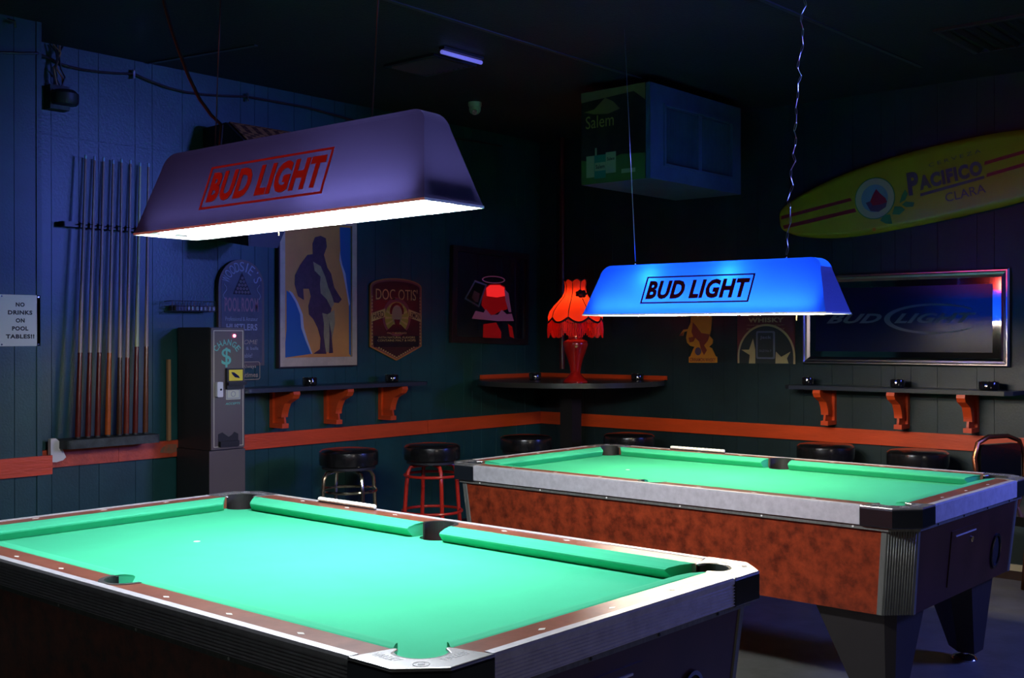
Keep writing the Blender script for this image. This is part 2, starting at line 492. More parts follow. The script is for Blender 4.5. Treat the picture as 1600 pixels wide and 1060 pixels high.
mb = MB(); mb.box((XR-.015, -3.9, .0), (XR-.001, YB-.03, .07), M['brownframe'])
mb.box((XR-.024, -3.9, .055), (XR-.001, YB-.03, .09), M['cream'])  # cream paints in the lit top edge, dark brown below its shadow
struct(mb, 'baseboard_right')
mb = MB(); mb.box((xl+.01, YB-.015, .0), (XR-.03, YB-.001, .09), M['brownframe']); struct(mb, 'baseboard_back')
mb = MB(); p = onX(877, 400, 6.90)
mb.cyl((XR-.03, p.y), .022, 1.17, ZC, M['redlitpipe'], 16)
tag(mb.build('conduit_pipe'), 'thin dark vertical pipe near the wall corner behind the red lamp', 'pipe')

# ------------------------------------------------------------------ pool tables
TL, TW = 2.36, 1.33          # outside length and width of the rail
def ribbed(mb, a, b, nrm, h, m, ribs):
    """extruded side trim from a to b (2D), outward normal nrm; z from 0 down to -h"""
    a = Vector(a); b = Vector(b); n = Vector(nrm)
    prof = [(-.022, .0015), (.001, .0015), (.006, -.004), (.006, -.014)]
    if ribs:
        z = -.016
        while z > -h+.008:
            prof += [(.003, z), (.003, z-.003), (.0065, z-.0045), (.0065, z-.0065)]
            z -= .0078
    prof += [(.005, -h+.002), (.001, -h), (-.022, -h)]
    mb.loft([[(a.x+n.x*d, a.y+n.y*d, z) for d, z in prof], [(b.x+n.x*d, b.y+n.y*d, z) for d, z in prof]], m)
def liner(mb, c, r0, r1, a0, a1, z0, z1, n=22):
    loops = []
    for i in range(n+1):
        t = math.radians(a0+(a1-a0)*i/n); x, y = math.cos(t), math.sin(t)
        loops.append([(c[0]+r1*x, c[1]+r1*y, z0), (c[0]+r1*x, c[1]+r1*y, z1), (c[0]+r0*x, c[1]+r0*y, z1), (c[0]+r0*x, c[1]+r0*y, z0)])
    mb.loft(loops, M['blackrub'])
def pool_table(label, cx, cy, rz, ribs, front_pockets):
    T = thing('pool_table', label, 'pool table', Matrix.Translation((cx, cy, .80)) @ Matrix.Rotation(rz, 4, 'Z'))
    w, l = TW/2, TL/2
    RW = .105          # rail laminate width incl. trim
    bed = -.044
    pr = .061
    # bed cloth, one slab notched by the six pockets
    iu, iv = w-.098, l-.098
    pc = .128         # corner pocket centre inset
    ps = .099         # side pocket centre inset
    poly = []
    def corner(sx, sy):
        c = (sx*(w-pc), sy*(l-pc))
        a = [(c[0]+pr*math.cos(t), c[1]+pr*math.sin(t)) for t in [math.radians(k) for k in range(0, 360, 15)]]
        return c
    def notch(c, start, end):
        # arc from start angle to end angle clockwise/counter around pocket hole, inside the table
        n = 14
        return [(c[0]+pr*math.cos(math.radians(start+(end-start)*i/n)), c[1]+pr*math.sin(math.radians(start+(end-start)*i/n))) for i in range(n+1)]
    d = math.degrees(math.acos(min(1, (pc-.098)/pr)))
    # go counter-clockwise from (+,-) corner
    e = math.degrees(math.asin(min(1, (ps-.098)/pr))) if abs(ps-.098) < pr else 0
    C = (w-pc, -(l-pc)); poly += notch(C, 270-(90-d)-0, 90-d+0)[0:0]
    def cornernotch(sx, sy, a0, a1):
        return notch((sx*(w-pc), sy*(l-pc)), a0, a1)
    g = math.degrees(math.asin((pc-.098)/pr))
    # corner (+,-): boundary comes along bottom edge (v=-iv) heading +u; the arc turns around inside (through angle 135)
    poly += cornernotch(1, -1, 270-(90-g)+0, -(90-g)+90-0) if False else notch((w-pc, -(l-pc)), 180+g, 90-g)
    sg = math.degrees(math.asin(max(-1, min(1, (ps-.098)/pr))))
    poly += notch((w-ps, 0), 270+sg if False else 270-(-sg), 90+(-sg)) if False else [(w-.098, -.0571)]+[(w-ps+pr*math.cos(math.radians(a)), pr*math.sin(math.radians(a))) for a in range(264, 95, -12)]+[(w-.098, .0571)]
    poly += notch((w-pc, l-pc), 270+g, 180-g)
    poly += notch((-(w-pc), l-pc), 360+g, 270-g)
    poly += [(-(w-.098), .0571)]+[(-(w-ps)+pr*math.cos(math.radians(a)), pr*math.sin(math.radians(a))) for a in range(84, -85, -12)]+[(-(w-.098), -.0571)]
    poly += notch((-(w-pc), -(l-pc)), 90+g, 0-g)
    mb = MB(); mb.prism(poly, bed-.025, bed, M['cloth'])
    # head / foot spots
    bedo = mb.build('playing_cloth', T)
    mb = MB(); mb.prism(arc(0, .55*0+iv*.5, .011, 0, 360, 12)[:-1], bed, bed+.0006, M['pearl'])
    mb.build('foot_spot', bedo)
    # rail tops
    cl = .205
    def railtop(pts, name='rail'):
        mb = MB(); mb.prism(pts, -.055, 0, M['lam']); return mb.build(name, T)
    ru = w-.018; ri = w-RW
    def side_arc(s_, up):
        # half of the side pocket notch on long rails
        out = []
        for a in range(0, 91, 9):
            t = math.radians(a)
            out.append((s_*(w-ps+pr*math.cos(t)), up*pr*math.sin(t)))
        return out
    for s_ in (1, -1):
        for up in (1, -1):
            arcp = side_arc(s_, up)
            arcp = [q for q in arcp if abs(q[0]) > ri]
            pts = [(s_*ru, 0)]+[(arcp[0][0], 0)]+arcp[1:]+[(s_*ri, up*(pr+.001)), (s_*ri, up*(l-cl+.025)), (s_*ru, up*(l-cl))]
            r_ = railtop(pts)
            for k in (1, 2, 3):
                mb = MB()
                v = up*k*(2*(l-.16))/8
                mb.prism([(s_*(w-.052)-.011, v), (s_*(w-.052), v-.006), (s_*(w-.052)+.011, v), (s_*(w-.052), v+.006)] if False else
                         [(s_*(w-.055), v-.013), (s_*(w-.055)+.007, v), (s_*(w-.055), v+.013), (s_*(w-.055)-.007, v)], 0, .0007, M['pearl'])
                mb.build('sight_inlay', r_)
    for s_ in (1, -1):
        pts = [(-(w-cl), s_*(l-.018)), (-(w-cl-.025+.05), s_*(l-RW))]
        pts = [(-(w-cl), s_*(l-.018)), (-(w-cl+.025-.05), s_*(l-RW)), ((w-cl-.025+.05), s_*(l-RW)), (w-cl, s_*(l-.018))]
        pts = [(-(w-cl), s_*(l-.018)), (-(w-cl+.025), s_*(l-RW)), ((w-cl+.025), s_*(l-RW)), (w-cl, s_*(l-.018))]
        r_ = railtop(pts)
        for k in (-1, 0, 1):
            mb = MB()
            u = k*(2*(w-.16))/4
            mb.prism([(u-.013, s_*(l-.055)), (u, s_*(l-.055)-.007), (u+.013, s_*(l-.055)), (u, s_*(l-.055)+.007)], 0, .0007, M['pearl'])
            mb.build('sight_inlay', r_)
    # metal side trims
    for (a, b, n) in (((-w+.008, -(l-cl)), (-w+.008, l-cl), (-1, 0)), ((w-.008, -(l-cl)), (w-.008, l-cl), (1, 0)),
                      ((-(w-cl), -l+.008), (w-cl, -l+.008), (0, -1)), ((-(w-cl), l-.008), (w-cl, l-.008), (0, 1))):
        mb = MB(); ribbed(mb, a, b, n, .072, M['alu'], ribs); mb.build('metal_rail_trim', T)
    # cushions: profile (inset from rail inner edge, z)
    def cushion(a, b, nin, m0, m1):
        """a->b along the rail inner edge, nin = inward normal; m0/m1 = mitre lengths at ends"""
        a = Vector(a); b = Vector(b); t = (b-a).normalized(); n = Vector(nin)
        prof = [(-.012, -.001), (.0, .001), (.03, -.002), (.056, -.009), (.063, -.014), (.062, -.019), (.042, bed+.001), (-.012, bed)]
        lo = lambda P, mm, sg_: [(P.x+n.x*d_+t.x*sg_*mm*max(0, d_)/.063, P.y+n.y*d_+t.y*sg_*mm*max(0, d_)/.063, z) for d_, z in prof]
        k = MB(); k.loft([lo(a, m0, 1), lo(b, m1, -1)], M['cloth']); return k.build('cushion', T)
    cc = .185          # cushion back starts this far from the virtual outer corner
    for s_ in (1, -1):
        cushion((s_*ri, -(l-cc)), (s_*ri, -.063), (-s_, 0), .055, .012)
        cushion((s_*ri, .063), (s_*ri, l-cc), (-s_, 0), .012, .055)
        cushion((-(w-cc), s_*(l-RW)), (w-cc, s_*(l-RW)), (0, -s_), .055, .055)
    # corner castings with pocket mouth
    for sx in (1, -1):
        for sy in (1, -1):
            P = lambda a, b: (sx*(w-a), sy*(l-b))
            arcpts = []
            for k in range(0, 19):
                t = math.radians(-30 + (210+30)*k/18 + 0)
            # arc from angle facing the short rail round the outside to the long rail
            A = [P(pc-pr*math.cos(math.radians(t)), pc-pr*math.sin(math.radians(t))) for t in range(-28, 119, 7)]
            top = [P(.0, cl), P(.0, .080), P(.080, .0), P(cl, .0), P(cl-.025, RW), P(.171, RW)]
            lo_ = [P(RW, .171), P(RW, cl-.025)]
            # inner boundary: from short-rail side to pocket arc to long-rail side
            poly = top + [P(.169, RW-.003)] + A[::-1] + [P(RW-.003, .169)] + lo_
            mb = MB()
            mb.prism(poly, -.006, .002, M['cast'])
            skirt = [P(.0, cl), P(.0, .080), P(.080, .0), P(cl, .0)]
            inn = [P(.02, cl), P(.02, .088), P(.088, .02), P(cl, .02)]
            pp = skirt+inn[::-1]
            mb.prism(pp, -.074, -.0055, M['castdark'])
            k = mb.build('corner_casting', T)
            bv = k.modifiers.new('bevel', 'BEVEL'); bv.width = .004; bv.segments = 3; bv.limit_method = 'ANGLE'; bv.angle_limit = math.radians(50)
            # writing on the casting, read from outside the table
            mb = MB()
            def place(ox, oy, dirx, diry):
                r_ = Vector((dirx, diry, 0)).normalized(); mb.X = frameM((ox, oy, .0023), r_, Vector((0, 0, 1)).cross(r_))
            q = P(.048, .142)
            place(q[0], q[1], 0, sx)
            mb.text('VALLEY', -.037, -.010, .037, .010, 0, M['greylet'], .03, .15); mb.build('casting_mark', k); mb = MB()
            q = P(.142, .048); place(q[0], q[1], -sy, 0) if False else place(q[0], q[1], (1 if sy < 0 else -1), 0)
            mb.text('VALLEY', -.037, -.010, .037, .010, 0, M['greylet'], .03, .15); mb.build('casting_mark', k); mb = MB()
            c_ = P(.058, .058); mb.X = Matrix.Translation((c_[0], c_[1], .0023))
            mb.ring(arc(0, 0, .017, 0, 360, 20)[:-1], arc(0, 0, .015, 0, 360, 20)[:-1], 0, .0004, M['greylet'])
            mb.prism([(-.011, 0), (-.004, .004), (0, .010), (.004, .004), (.011, .001), (.005, -.004), (.002, -.009), (-.003, -.004)], 0, .0004, M['greylet'])
            mb.build('eagle_mark', k)
            # liner
            mb = MB()
            c0 = (sx*(w-pc), sy*(l-pc))
            base = math.degrees(math.atan2(sy, sx))
            liner(mb, c0, pr-.006, pr+.001, base-100, base+100, -.16, .0005)
            mb.prism(arc(c0[0], c0[1], pr, 0, 360, 24)[:-1], -.165, -.16, M['blackrub'])
            mb.build('pocket_liner', T)
    for sx in (1, -1):
        mb = MB(); c0 = (sx*(w-ps), 0); base = 0 if sx > 0 else 180
        liner(mb, c0, pr-.006, pr+.008, base-92, base+92, -.05, .0012)
        liner(mb, c0, pr-.007, pr-.0005, base-100, base+100, -.12, -.001)
        mb.prism(arc(c0[0], 0, pr, 0, 360, 24)[:-1], -.124, -.12, M['blackrub'])
        mb.build('pocket_liner', T)
    # bead score counters lying on the far long rail
    # cabinet
    ct, cb = -.075, -.405
    def octo(du, dv, ch, z):
        a, b = w-du, l-dv
        return [(a, -b+ch, z), (a, b-ch, z), (a-ch, b, z), (-a+ch, b, z), (-a, b-ch, z), (-a, -b+ch, z), (-a+ch, -b, z), (a-ch, -b, z)]
    mb = MB(); A, B = octo(.03, .03, .085, ct), octo(.055, .06, .085, cb)
    mb.loft([B, A], M['burl'])
    for i, f in enumerate(mb.f):
        c_ = sum((mb.v[j] for j in f), Vector())/len(f)
        if len(f) == 4 and abs(c_.y) > l*.9 and abs(c_.x) < .1: mb.fm[i] = mb.mi(M['darkpanel'])
    cab = mb.build('cabinet', T)
    # grey strip between rail and cabinet with screws
    mb = MB()
    o_ = [(x, y) for x, y, z in octo(.016, .016, .085, 0)]; i_ = [(x, y) for x, y, z in octo(.05, .05, .085, 0)]
    mb.ring(o_, i_, -.088, -.070, M['alud']); ap = mb.build('apron_strip', T)
    for k in range(6):
        for s_ in (1, -1):
            mb = MB(); mb.X = frameM((s_*(w-.0155), -l*.8+k*l*.32, -.081), (0, s_, 0), (0, 0, 1)); mb.prism(arc(0, 0, .004, 0, 360, 8)[:-1], 0, .002, M['pearl']); mb.build('screw', ap)
    for k in range(4):
        for s_ in (1, -1):
            mb = MB(); mb.X = frameM((-w*.6+k*w*.4, s_*(l-.0155), -.081), (-s_, 0, 0), (0, 0, 1)); mb.prism(arc(0, 0, .004, 0, 360, 8)[:-1], 0, .002, M['castdark']); mb.build('screw', ap)
    # metal corner panels (cover the chamfers, folded onto both faces)
    for sx in (1, -1):
        for sy in (1, -1):
            def pl(z, du, dv, off, ex):
                a, b = w-du+off, l-dv+off; ch = .085
                q = [(a-.0, b-ch-ex), (a, b-ch), (a-ch, b), (a-ch-ex, b)]
                return [(sx*x, sy*y, z) for x, y in q]
            o1, o0 = pl(ct-.012, .031, .031, .004, .018), pl(cb+.001, .055, .06, .004, .018)
            i1, i0 = pl(ct-.012, .031, .031, -.001, .018), pl(cb+.001, .055, .06, -.001, .018)
            mb = MB(); mb.loft([o0+i0[::-1], o1+i1[::-1]], M['alud'])
            # vertical flutes on the chamfer
            for k in range(1, 12):
                t = k/12
                f0 = Vector(o0[1]).lerp(Vector(o0[2]), t); f1 = Vector(o1[1]).lerp(Vector(o1[2]), t)
                mb.tube([f0, f1], .0022, M['alud'], 5)
            mb.build('corner_panel', cab)
    # coin end (both tables: the end facing -v)
    def endframe():
        # plane of end panel
        z0_, z1_ = cb, ct
        y0_, y1_ = -(l-.06), -(l-.03)
        up = Vector((0, y1_-y0_, z1_-z0_))
        return up.normalized(), Vector((0, y0_, z0_))
    up, o0 = endframe()
    up = Vector((0, -abs(.03), .33)).normalized()
    E_ = lambda u, h: frameM(Vector((u, -(l-.06), cb)) + up*h, (1, 0, 0), up)
    mb = MB(); mb.X = E_(-.06, .16)
    mb.box((-.15, -.11, 0), (.15, .11, .004), M['darkpanel']); mb.box((-.11, .085, .004), (.11, .09, .007), M['alu'])
    dr = mb.build('coin_door', cab)
    mb = MB(); mb.X = E_(-.0, .16); mb.prism(arc(0, .055, .011, 0, 360, 16)[:-1], .004, .012, M['chrome']); mb.box((-.0015, .048, .012), (.0015, .062, .0125), M['black'])
    mb.build('lock', dr)
    mb = MB(); mb.X = E_(.32, .12)
    mb.ring([(x*1, y) for x, y in arc(0, 0, .055, 0, 360, 28, .075)[:-1]], arc(0, 0, .045, 0, 360, 28, .064)[:-1], -.002, .008, M['castdark'])
    mb.prism(arc(0, 0, .045, 0, 360, 28, .064)[:-1], -.001, .002, M['black'])
    mb.build('ball_return', cab)
    # legs: wedge-shaped, with disc levellers
    for sx in (1, -1):
        for sy in (1, -1):
            mb = MB()
            x0, y0 = w-.36, l-.46
            tp = [(w-.42, l-.12), (w-.14, l-.12), (w-.105, l-.155), (w-.105, l-.44), (w-.20, l-.44), (w-.42, l-.22)]
            bt = [(w-.30, l-.15), (w-.19, l-.15), (w-.165, l-.175), (w-.165, l-.29), (w-.22, l-.29), (w-.30, l-.22)]
            mb.loft([[(sx*x, sy*y, -.755) for x, y in bt], [(sx*x, sy*y, cb+.01) for x, y in tp]], M['leg'])
            lg = mb.build('leg', T)
            mb = MB(); c_ = (sx*(w-.235), sy*(l-.215))
            mb.lathe([(.052, -.80), (.055, -.794), (.045, -.782), (.016, -.774), (.016, -.745)], M['chrome'], c_, 24)
            mb.build('levelling_foot', lg)
    return T
T1 = pool_table('green-felt coin pool table in the foreground under the dim blue lamp', 2.121, 2.668, math.radians(-.06), True, 0)
T2 = pool_table('green-felt pool table with red burl cabinet, farther right under the bright blue lamp', 4.665, 2.76, math.radians(-.31), False, 0)

def beads(label, a, b, z, n):
    mb = MB(); a = Vector(a); b = Vector(b)
    rod = .0025
    mb.box((a.x-.006, a.y, z), (a.x+.006, b.y, z+.003), M['blackmetal'])
    o = mb.build('score_counter'); tag(o, label, 'score counter')
    L_ = (b.y-a.y)/n
    for i in range(n):
        y = a.y+L_*(i+.5); mb = MB()
        mb.X = Matrix.Translation((a.x, y, z+.011)) @ Matrix.Rotation(-PI/2, 4, 'X')
        mb.lathe([(.0075, -L_*.46), (.0085, -L_*.3), (.0085, L_*.3), (.0075, L_*.46)], M['pearl'], n=10); mb.build('bead', o)
p = onZ(512, 781, .805); q = onZ(604, 793, .805)
beads('row of white score beads on the far rail of the front table', (T1.location.x+TW/2-.032, q.y, 0), (T1.location.x+TW/2-.032, p.y, 0), .8015, 14)
p = onZ(1057, 700, .805); q = onZ(1136, 707, .805)
beads('row of white score beads on the far rail of the right table', (T2.location.x+TW/2-.032, q.y, 0), (T2.location.x+TW/2-.032, p.y, 0), .8015, 14)

# ------------------------------------------------------------------ hanging table lamps
def table_lamp_hanging(label, loc, rz, tilt, shade, let, tube, H, box, endm=None):
    T = thing('billiard_lamp', label, 'hanging lamp', Matrix.Translation(loc) @ Matrix.Rotation(rz, 4, 'Z') @ Matrix.Rotation(tilt, 4, 'X'))
    L, W, ins, tw = .65, .13, .072, .045
    R = .055
    # longitudinal profile: rounded shoulders; cross section narrows upward
    def prof_v(h):                       # half length at height h
        base = L-ins*h/H
        if h > H-R:
            dz = h-(H-R); base = (L-ins*(H-R)/H)-(R-math.sqrt(max(0, R*R-dz*dz)))
        return base
    hs = [0, .02, .06, .10, .14, .17, H-R]+[H-R+R*math.sin(math.radians(a)) for a in (15, 30, 45, 60, 75, 90)]
    loops = []
    for h in hs:
        wv = prof_v(h)
        wu = W-(W-tw)*min(1, h/(H-.012))
        if h > H-.012: wu -= .006*((h-(H-.012))/.012)
        nu = 20
        pts = [(-wu, -wv, h), (wu, -wv, h), (wu, wv, h), (-wu, wv, h)]
        loops.append(pts)
    mb = MB()
    n = 4
    vs = [p_ for Lp in loops for p_ in Lp]; fs = []
    for k in range(len(loops)-1):
        for i in range(4):
            j = (i+1) % 4
            mb.add([loops[k][i], loops[k][j], loops[k+1][j], loops[k+1][i]], [(0, 1, 2, 3)], endm if (endm and i == 0 and k < 7) else shade, i in (0, 2))
    mb.add(loops[-1], [(0, 1, 2, 3)], shade)
    sh = mb.build('lamp_shade', T, sharp=40)
    # bright folded rim round the opening
    mb = MB()
    mb.ring(rect(-W-.002, -L-.002, W+.002, L+.002), rect(-W+.002, -L+.002, W-.002, L-.002), -.006, .0015, M['rim'])
    mb.build('rim', T)
    # sign on the front face (u = -W side)
    up = Vector((W-tw, 0, H-.012)).normalized()
    nrm_u = (W-tw)/(H-.012)
    F = frameM((-W, 0, 0), (0, -1, 0), up)
    mb = MB(); mb.X = F @ Matrix.Translation((0, 0, .0015))
    x0, x1, y0, y1 = box
    k = .012
    mb.ring([(x0+.0, y0), (x1-.012, y0), (x1, y1), (x0+.012, y1)], [(x0+.009, y0+.007), (x1-.020, y0+.007), (x1-.009, y1-.007), (x0+.020, y1-.007)], 0, .002, let)
    mb.text('BUD LIGHT', x0+.026, y0+.022, x1-.022, y1-.022, .0015, let, .044, .12, .0012)
    for i_ in range(len(mb.v)): pass
    mb.build('lettering', sh)
    # tubes and reflector tray
    for s_ in (-1, 1):
        mb = MB(); mb.tube([(s_*.055, -.12, .006), (s_*.055, L-.06, .006)], .013, tube, 12); mb.tube([(s_*.055, -L+.06, .006), (s_*.055, -.14, .006)], .013, M['tubebright'] if tube is M['tubewhite'] else tube, 12); mb.build('glow_tube', T)
    for e in (-1, 1):
        mb = MB(); mb.box((-.085, e*(L-.045)-.012, .005), (.085, e*(L-.045)+.012, .045), M['white']); mb.build('lamp_holder', T)
    T['top'] = H
    # pull chain
    return T
M['rim'] = mat('pale_lamp_rim', (.8, .8, .8), .4)
L1 = table_lamp_hanging('long blue billiard lamp with red BUD LIGHT lettering, glaring white underneath, over the front table',
        (2.258, 2.873, 1.787), math.radians(4.6), math.radians(-1.2), M['blueshadeA'], M['lampletA'], M['tubewhite'], .272, (-.325, .25, .055, .205))
L2 = table_lamp_hanging('bright blue billiard lamp with dark BUD LIGHT lettering over the right table',
        (4.70, 2.853, 1.530), math.radians(.8), math.radians(.26), M['blueshadeB'], M['lampletB'], M['tubewarm'], .245, (-.316, .282, .052, .192), M['endmetal'])
# two bulbs high inside the right lamp give the glowing patches of its shade
for v in (-.14, .30):
    mb = MB(); mb.lathe([(.002, .190), (.018, .182), (.026, .165), (.022, .145), (.012, .130)], M['bulbhot'], (0, v), 16)
    mb.build('light_bulb', L2)
def pull_chain(T, u, v, ln):
    mb = MB()
    n = int(ln/.006)
    for i in range(n):
        mb.lathe([(.0006, -.008-i*.006-.0045), (.0024, -.008-i*.006-.0025), (.0006, -.008-i*.006)], M['brass'], (u, v), 6)
    mb.build('pull_chain', T)
pull_chain(L1, -.05, .02, .045); pull_chain(L2, -.10, -.50, .035)
M['rim2'] = M['rim']

def hang(label, T, v, top, m, r=.003, chain=True, wob=.0):
    """wire or chain from the lamp's top to the ceiling"""
    a = T.matrix_world @ Vector((0, v, T['top']+.018)); b = Vector(top)
    mb = MB()
    if chain:
        n = max(8, int((b-a).length/.035))
        pts = [a.lerp(b, i/n) for i in range(n+1)]
        rr = random.Random(4)
        pts = [p_ + Vector((rr.uniform(-1, 1), rr.uniform(-1, 1), 0))*wob*(0 if i in (0, n) else 1) for i, p_ in enumerate(pts)]
        for i in range(n):
            c_ = (pts[i]+pts[i+1])/2; d = (pts[i+1]-pts[i]); ln = d.length*.62
            side = Vector((1, .3, 0)).normalized() if i % 2 else Vector((-.3, 1, 0)).normalized()
            d.normalize(); side = (side-d*side.dot(d)).normalized()
            mb.tube([c_+d*(ln*math.cos(t))+side*(.0042*math.sin(t)) for t in [2*PI*k/8 for k in range(8)]], .0011, m, 5, closed=True)
    else:
        mb.tube([a, b], r, m, 6)
    o = mb.build('hanging_chain' if chain else 'hanging_wire')
    return tag(o, label, 'chain' if chain else 'wire')
bpy.context.view_layer.update()
def ceil_above(T, v, px, py):
    a = T.matrix_world @ Vector((0, v, T['top']+.018)); D = a.dot(_f)-CAMP.dot(_f)
    q = atD(px, py, D); k = (ZC-.005-a.z)/(q.z-a.z)
    return a + (q-a)*k
hang('thin wire holding the far end of the front lamp', L1, .38, ceil_above(L1, .38, 343, 50), M['wire'], .0022, False)
hang('thin wire holding the near end of the front lamp', L1, -.34, ceil_above(L1, -.34, 590, 20), M['wire'], .0022, False)
hang('thin wire holding the far end of the bright blue lamp', L2, .42, ceil_above(L2, .42, 982, 180), M['steelwire'], .0018, False)
hang('knotted silver chain holding the near end of the bright blue lamp', L2, -.40, ceil_above(L2, -.40, 1249, 100), M['steelwire'], wob=.011)
# hooks on the lamp tops
for T, v in ((L1, .38), (L1, -.34), (L2, .42), (L2, -.40)):
    mb = MB(); mb.tube([(0, v, T['top']-.002), (0, v, T['top']+.017)], .004, M['chrome'], 8); mb.build('hook', T)
# black cord swagged over the front lamp
a = L1.matrix_world @ Vector((.02, .38, .282)); D = a.dot(_f)
pts = [atD(px, py, D) for px, py in ((347, 196), (330, 180), (312, 155), (295, 120), (280, 80), (268, 45), (258, 10), (250, -30))]
pts = [a]+pts; q = pts[-1]; k = (ZC-q.z); pts.append(Vector((q.x-.05, q.y, ZC-.002)))
mb = MB(); mb.tube(pts, .006, M['blackrub'], 8); tag(mb.build('power_cord'), 'thick black cord running up from the front lamp to the ceiling', 'cord')

# ------------------------------------------------------------------ left wall things
# notice
a, b = onY(0, 460, YL-.012), onY(64, 541, YL-.012)
T = thing('paper_notice', 'white NO DRINKS ON POOL TABLES!! notice on the left wall section', 'notice', SIGNL(Vector(((a.x+b.x)/2, YL-.004, (a.z+b.z)/2))))
W_, H_ = (b.x-a.x)/2, (a.z-b.z)/2
mb = MB(); mb.prism(rect(-W_, -H_, W_, H_), 0, .002, M['paper']); mb.build('sheet', T)
mb = MB(); rows = ['NO', 'DRINKS', 'ON', 'POOL', 'TABLES!!']; wd = [.22, .60, .22, .40, .70]
for i, (t, ww) in enumerate(zip(rows, wd)):
    y = H_*(.62-.31*i); mb.text(t, -W_*ww, y-H_*.085, W_*ww, y+H_*.085, .0026, M['ink'], .05)
mb.build('lettering', T)
for x in (-1, 1):
    for y in (-1, 1): mb = MB(); mb.prism(arc(x*W_*.9, y*H_*.93, .004, 0, 360, 8)[:-1], .002, .004, M['chrome']); mb.build('pin', T)

# cues and rack
T = thing('cue_rack', 'dark wooden wall rack holding the row of pool cues', 'cue rack', (0, 0, 0))
a, b = onY(100, 690, 5.62), onY(247, 685, 5.62)
zr = .885
mb = MB(); mb.prism(rrect(a.x, 5.585, b.x, YB-.001, .03), zr-.045, zr, M['rackwood']); mb.build('base_shelf', T)
a, b = onY(97, 349, 5.70), onY(246, 358, 5.70); zu = a.z
mb = MB(); pts = [(a.x, 5.725), (a.x+.01, 5.70), (a.x+.04, 5.69)]
mb.prism(rrect(a.x, 5.69, b.x, YB-.001, .012), zu-.015, zu+.012, M['blackmetal'])
tops = [(134, 242), (148, 244), (162, 246), (177, 250), (190, 248), (204, 250), (219, 254), (232, 255)]
bots = [(121, 686), (137, 685), (152, 684), (168, 684), (186, 681), (197, 681), (211, 681), (227, 679)]
cols = ['dkred', 'dkred', 'dkred', 'orange', 'dkbrown', 'redbrown', 'dkred', 'brown']
names = ['leftmost pool cue in the rack, dark red butt', 'second pool cue from the left, dark red butt', 'third pool cue from the left, dark red butt',
         'pool cue with bright orange butt', 'pool cue with near-black brown butt, just right of the orange one', 'pool cue with reddish brown butt, third from the right in the rack',
         'pool cue with pale yellow-green shaft and dark red butt', 'rightmost pool cue in the rack, brown butt']
for i in range(8):
    B = onY(bots[i][0], bots[i][1], 5.635); Tt = onY(tops[i][0], tops[i][1], 5.675); q = B.lerp(Tt, (zu-zr)/(Tt.z-zr)); q.x -= .004
    mb.tube([(q.x-.016, 5.70, zu), (q.x-.016, 5.655, zu), (q.x-.006, 5.645, zu)], .003, M['blackmetal'], 6)
mb.build('upper_rail', T)
for i, (tp, bt) in enumerate(zip(tops, bots)):
    B = onY(bt[0], bt[1], 5.635); B.z = zr+.004
    Tt = onY(tp[0], tp[1], 5.675)
    sh = M['cueB'] if i == 6 else M['cueA']
    C = thing('pool_cue', names[i], 'pool cue', Matrix.Translation(B), 'pool cues in the wall rack')
    d = Tt-B; f = .30 + (.02 if i in (6, 7) else 0) - (.02 if i in (4, 5) else 0)
    mb = MB(); mb.tube([d*0, d*.01, d*.12, d*f], [.0150, .0155, .0148, .0115], M['butt_'+cols[i]], 14); mb.build('butt', C)
    mb = MB(); mb.tube([d*f, d*.6, d*.985], [.0115, .0090, .0064], sh, 12)
    for k in range(4):   # inlaid points
        an = k*PI/2
        pass
    mb.build('shaft', C)
    mb = MB(); mb.tube([d*.985, d*.997, d], [.0066, .0066, .005], M['cueTip'], 10); mb.build('tip', C)
    mb = MB(); mb.tube([d*0-Vector((0, 0, .0)), d*.006], .0158, M['blackrub'], 12); mb.build('bumper', C)
# stick
a, b = onY(265.5, 562, 5.71), onY(266.5, 688, 5.71)
mb = MB(); mb.box((a.x-.008, 5.715, ZT+.001), (a.x+.010, 5.735, a.z), M['stickwood'])
tag(mb.build('wooden_stick'), 'bare wooden stick standing on the red rail beside the change machine', 'stick')
# white wedge
a = onY(75, 685, YB-.06); P2 = lambda px, py: (lambda q: (q.x, q.z))(onY(px, py, YB-.05))
mb = MB(); mb.X = frameM((0, YB-.05, 0), (1, 0, 0), (0, 0, 1))
mb.prism([P2(*t) for t in ((75, 686), (83, 685), (88, 689), (92, 697), (96, 708), (99, 714), (94, 719), (84, 722), (75, 722))], 0, .03, M['white'])
mb.build('x').name = 'white_bracket'
o = bpy.data.objects['white_bracket']; tag(o, 'white curved plastic corner piece stuck between the two red rails', 'bracket')

# change machine
MX0, MY0 = onY(328, 600, 5.406).x, 5.406
MX1 = onY(380, 600, MY0).x
zt, zm = onY(328, 511.5, MY0).z, onY(328, 705, MY0).z
T = thing('change_machine', 'tall dark change machine with green CHANGE lettering and dollar sign', 'change machine', (MX0, MY0, 0))
wM, dM = MX1-MX0, YB-.03-MY0
mb = MB(); mb.box((0, 0, zm), (wM, dM, zt), M['machine']); mb.build('cabinet', T)
mb = MB(); mb.box((-.008, -.0, 0), (wM+.008, dM, zm-.002), M['machine']); 
mb.box((-.008, -.006, 0), (wM+.008, 0, zm-.002), M['pedface'] if 'pedface' in M else M['machinefront']); mb.build('pedestal', T)
F = frameM((wM/2, 0, (zt+zm)/2), (1, 0, 0), (0, 0, 1)); hW, hH = wM/2, (zt-zm)/2
mb = MB(); mb.X = F
mb.prism(rrect(-hW, -hH+.004, hW, hH-.004, .008), 0, .012, M['machinefront'])
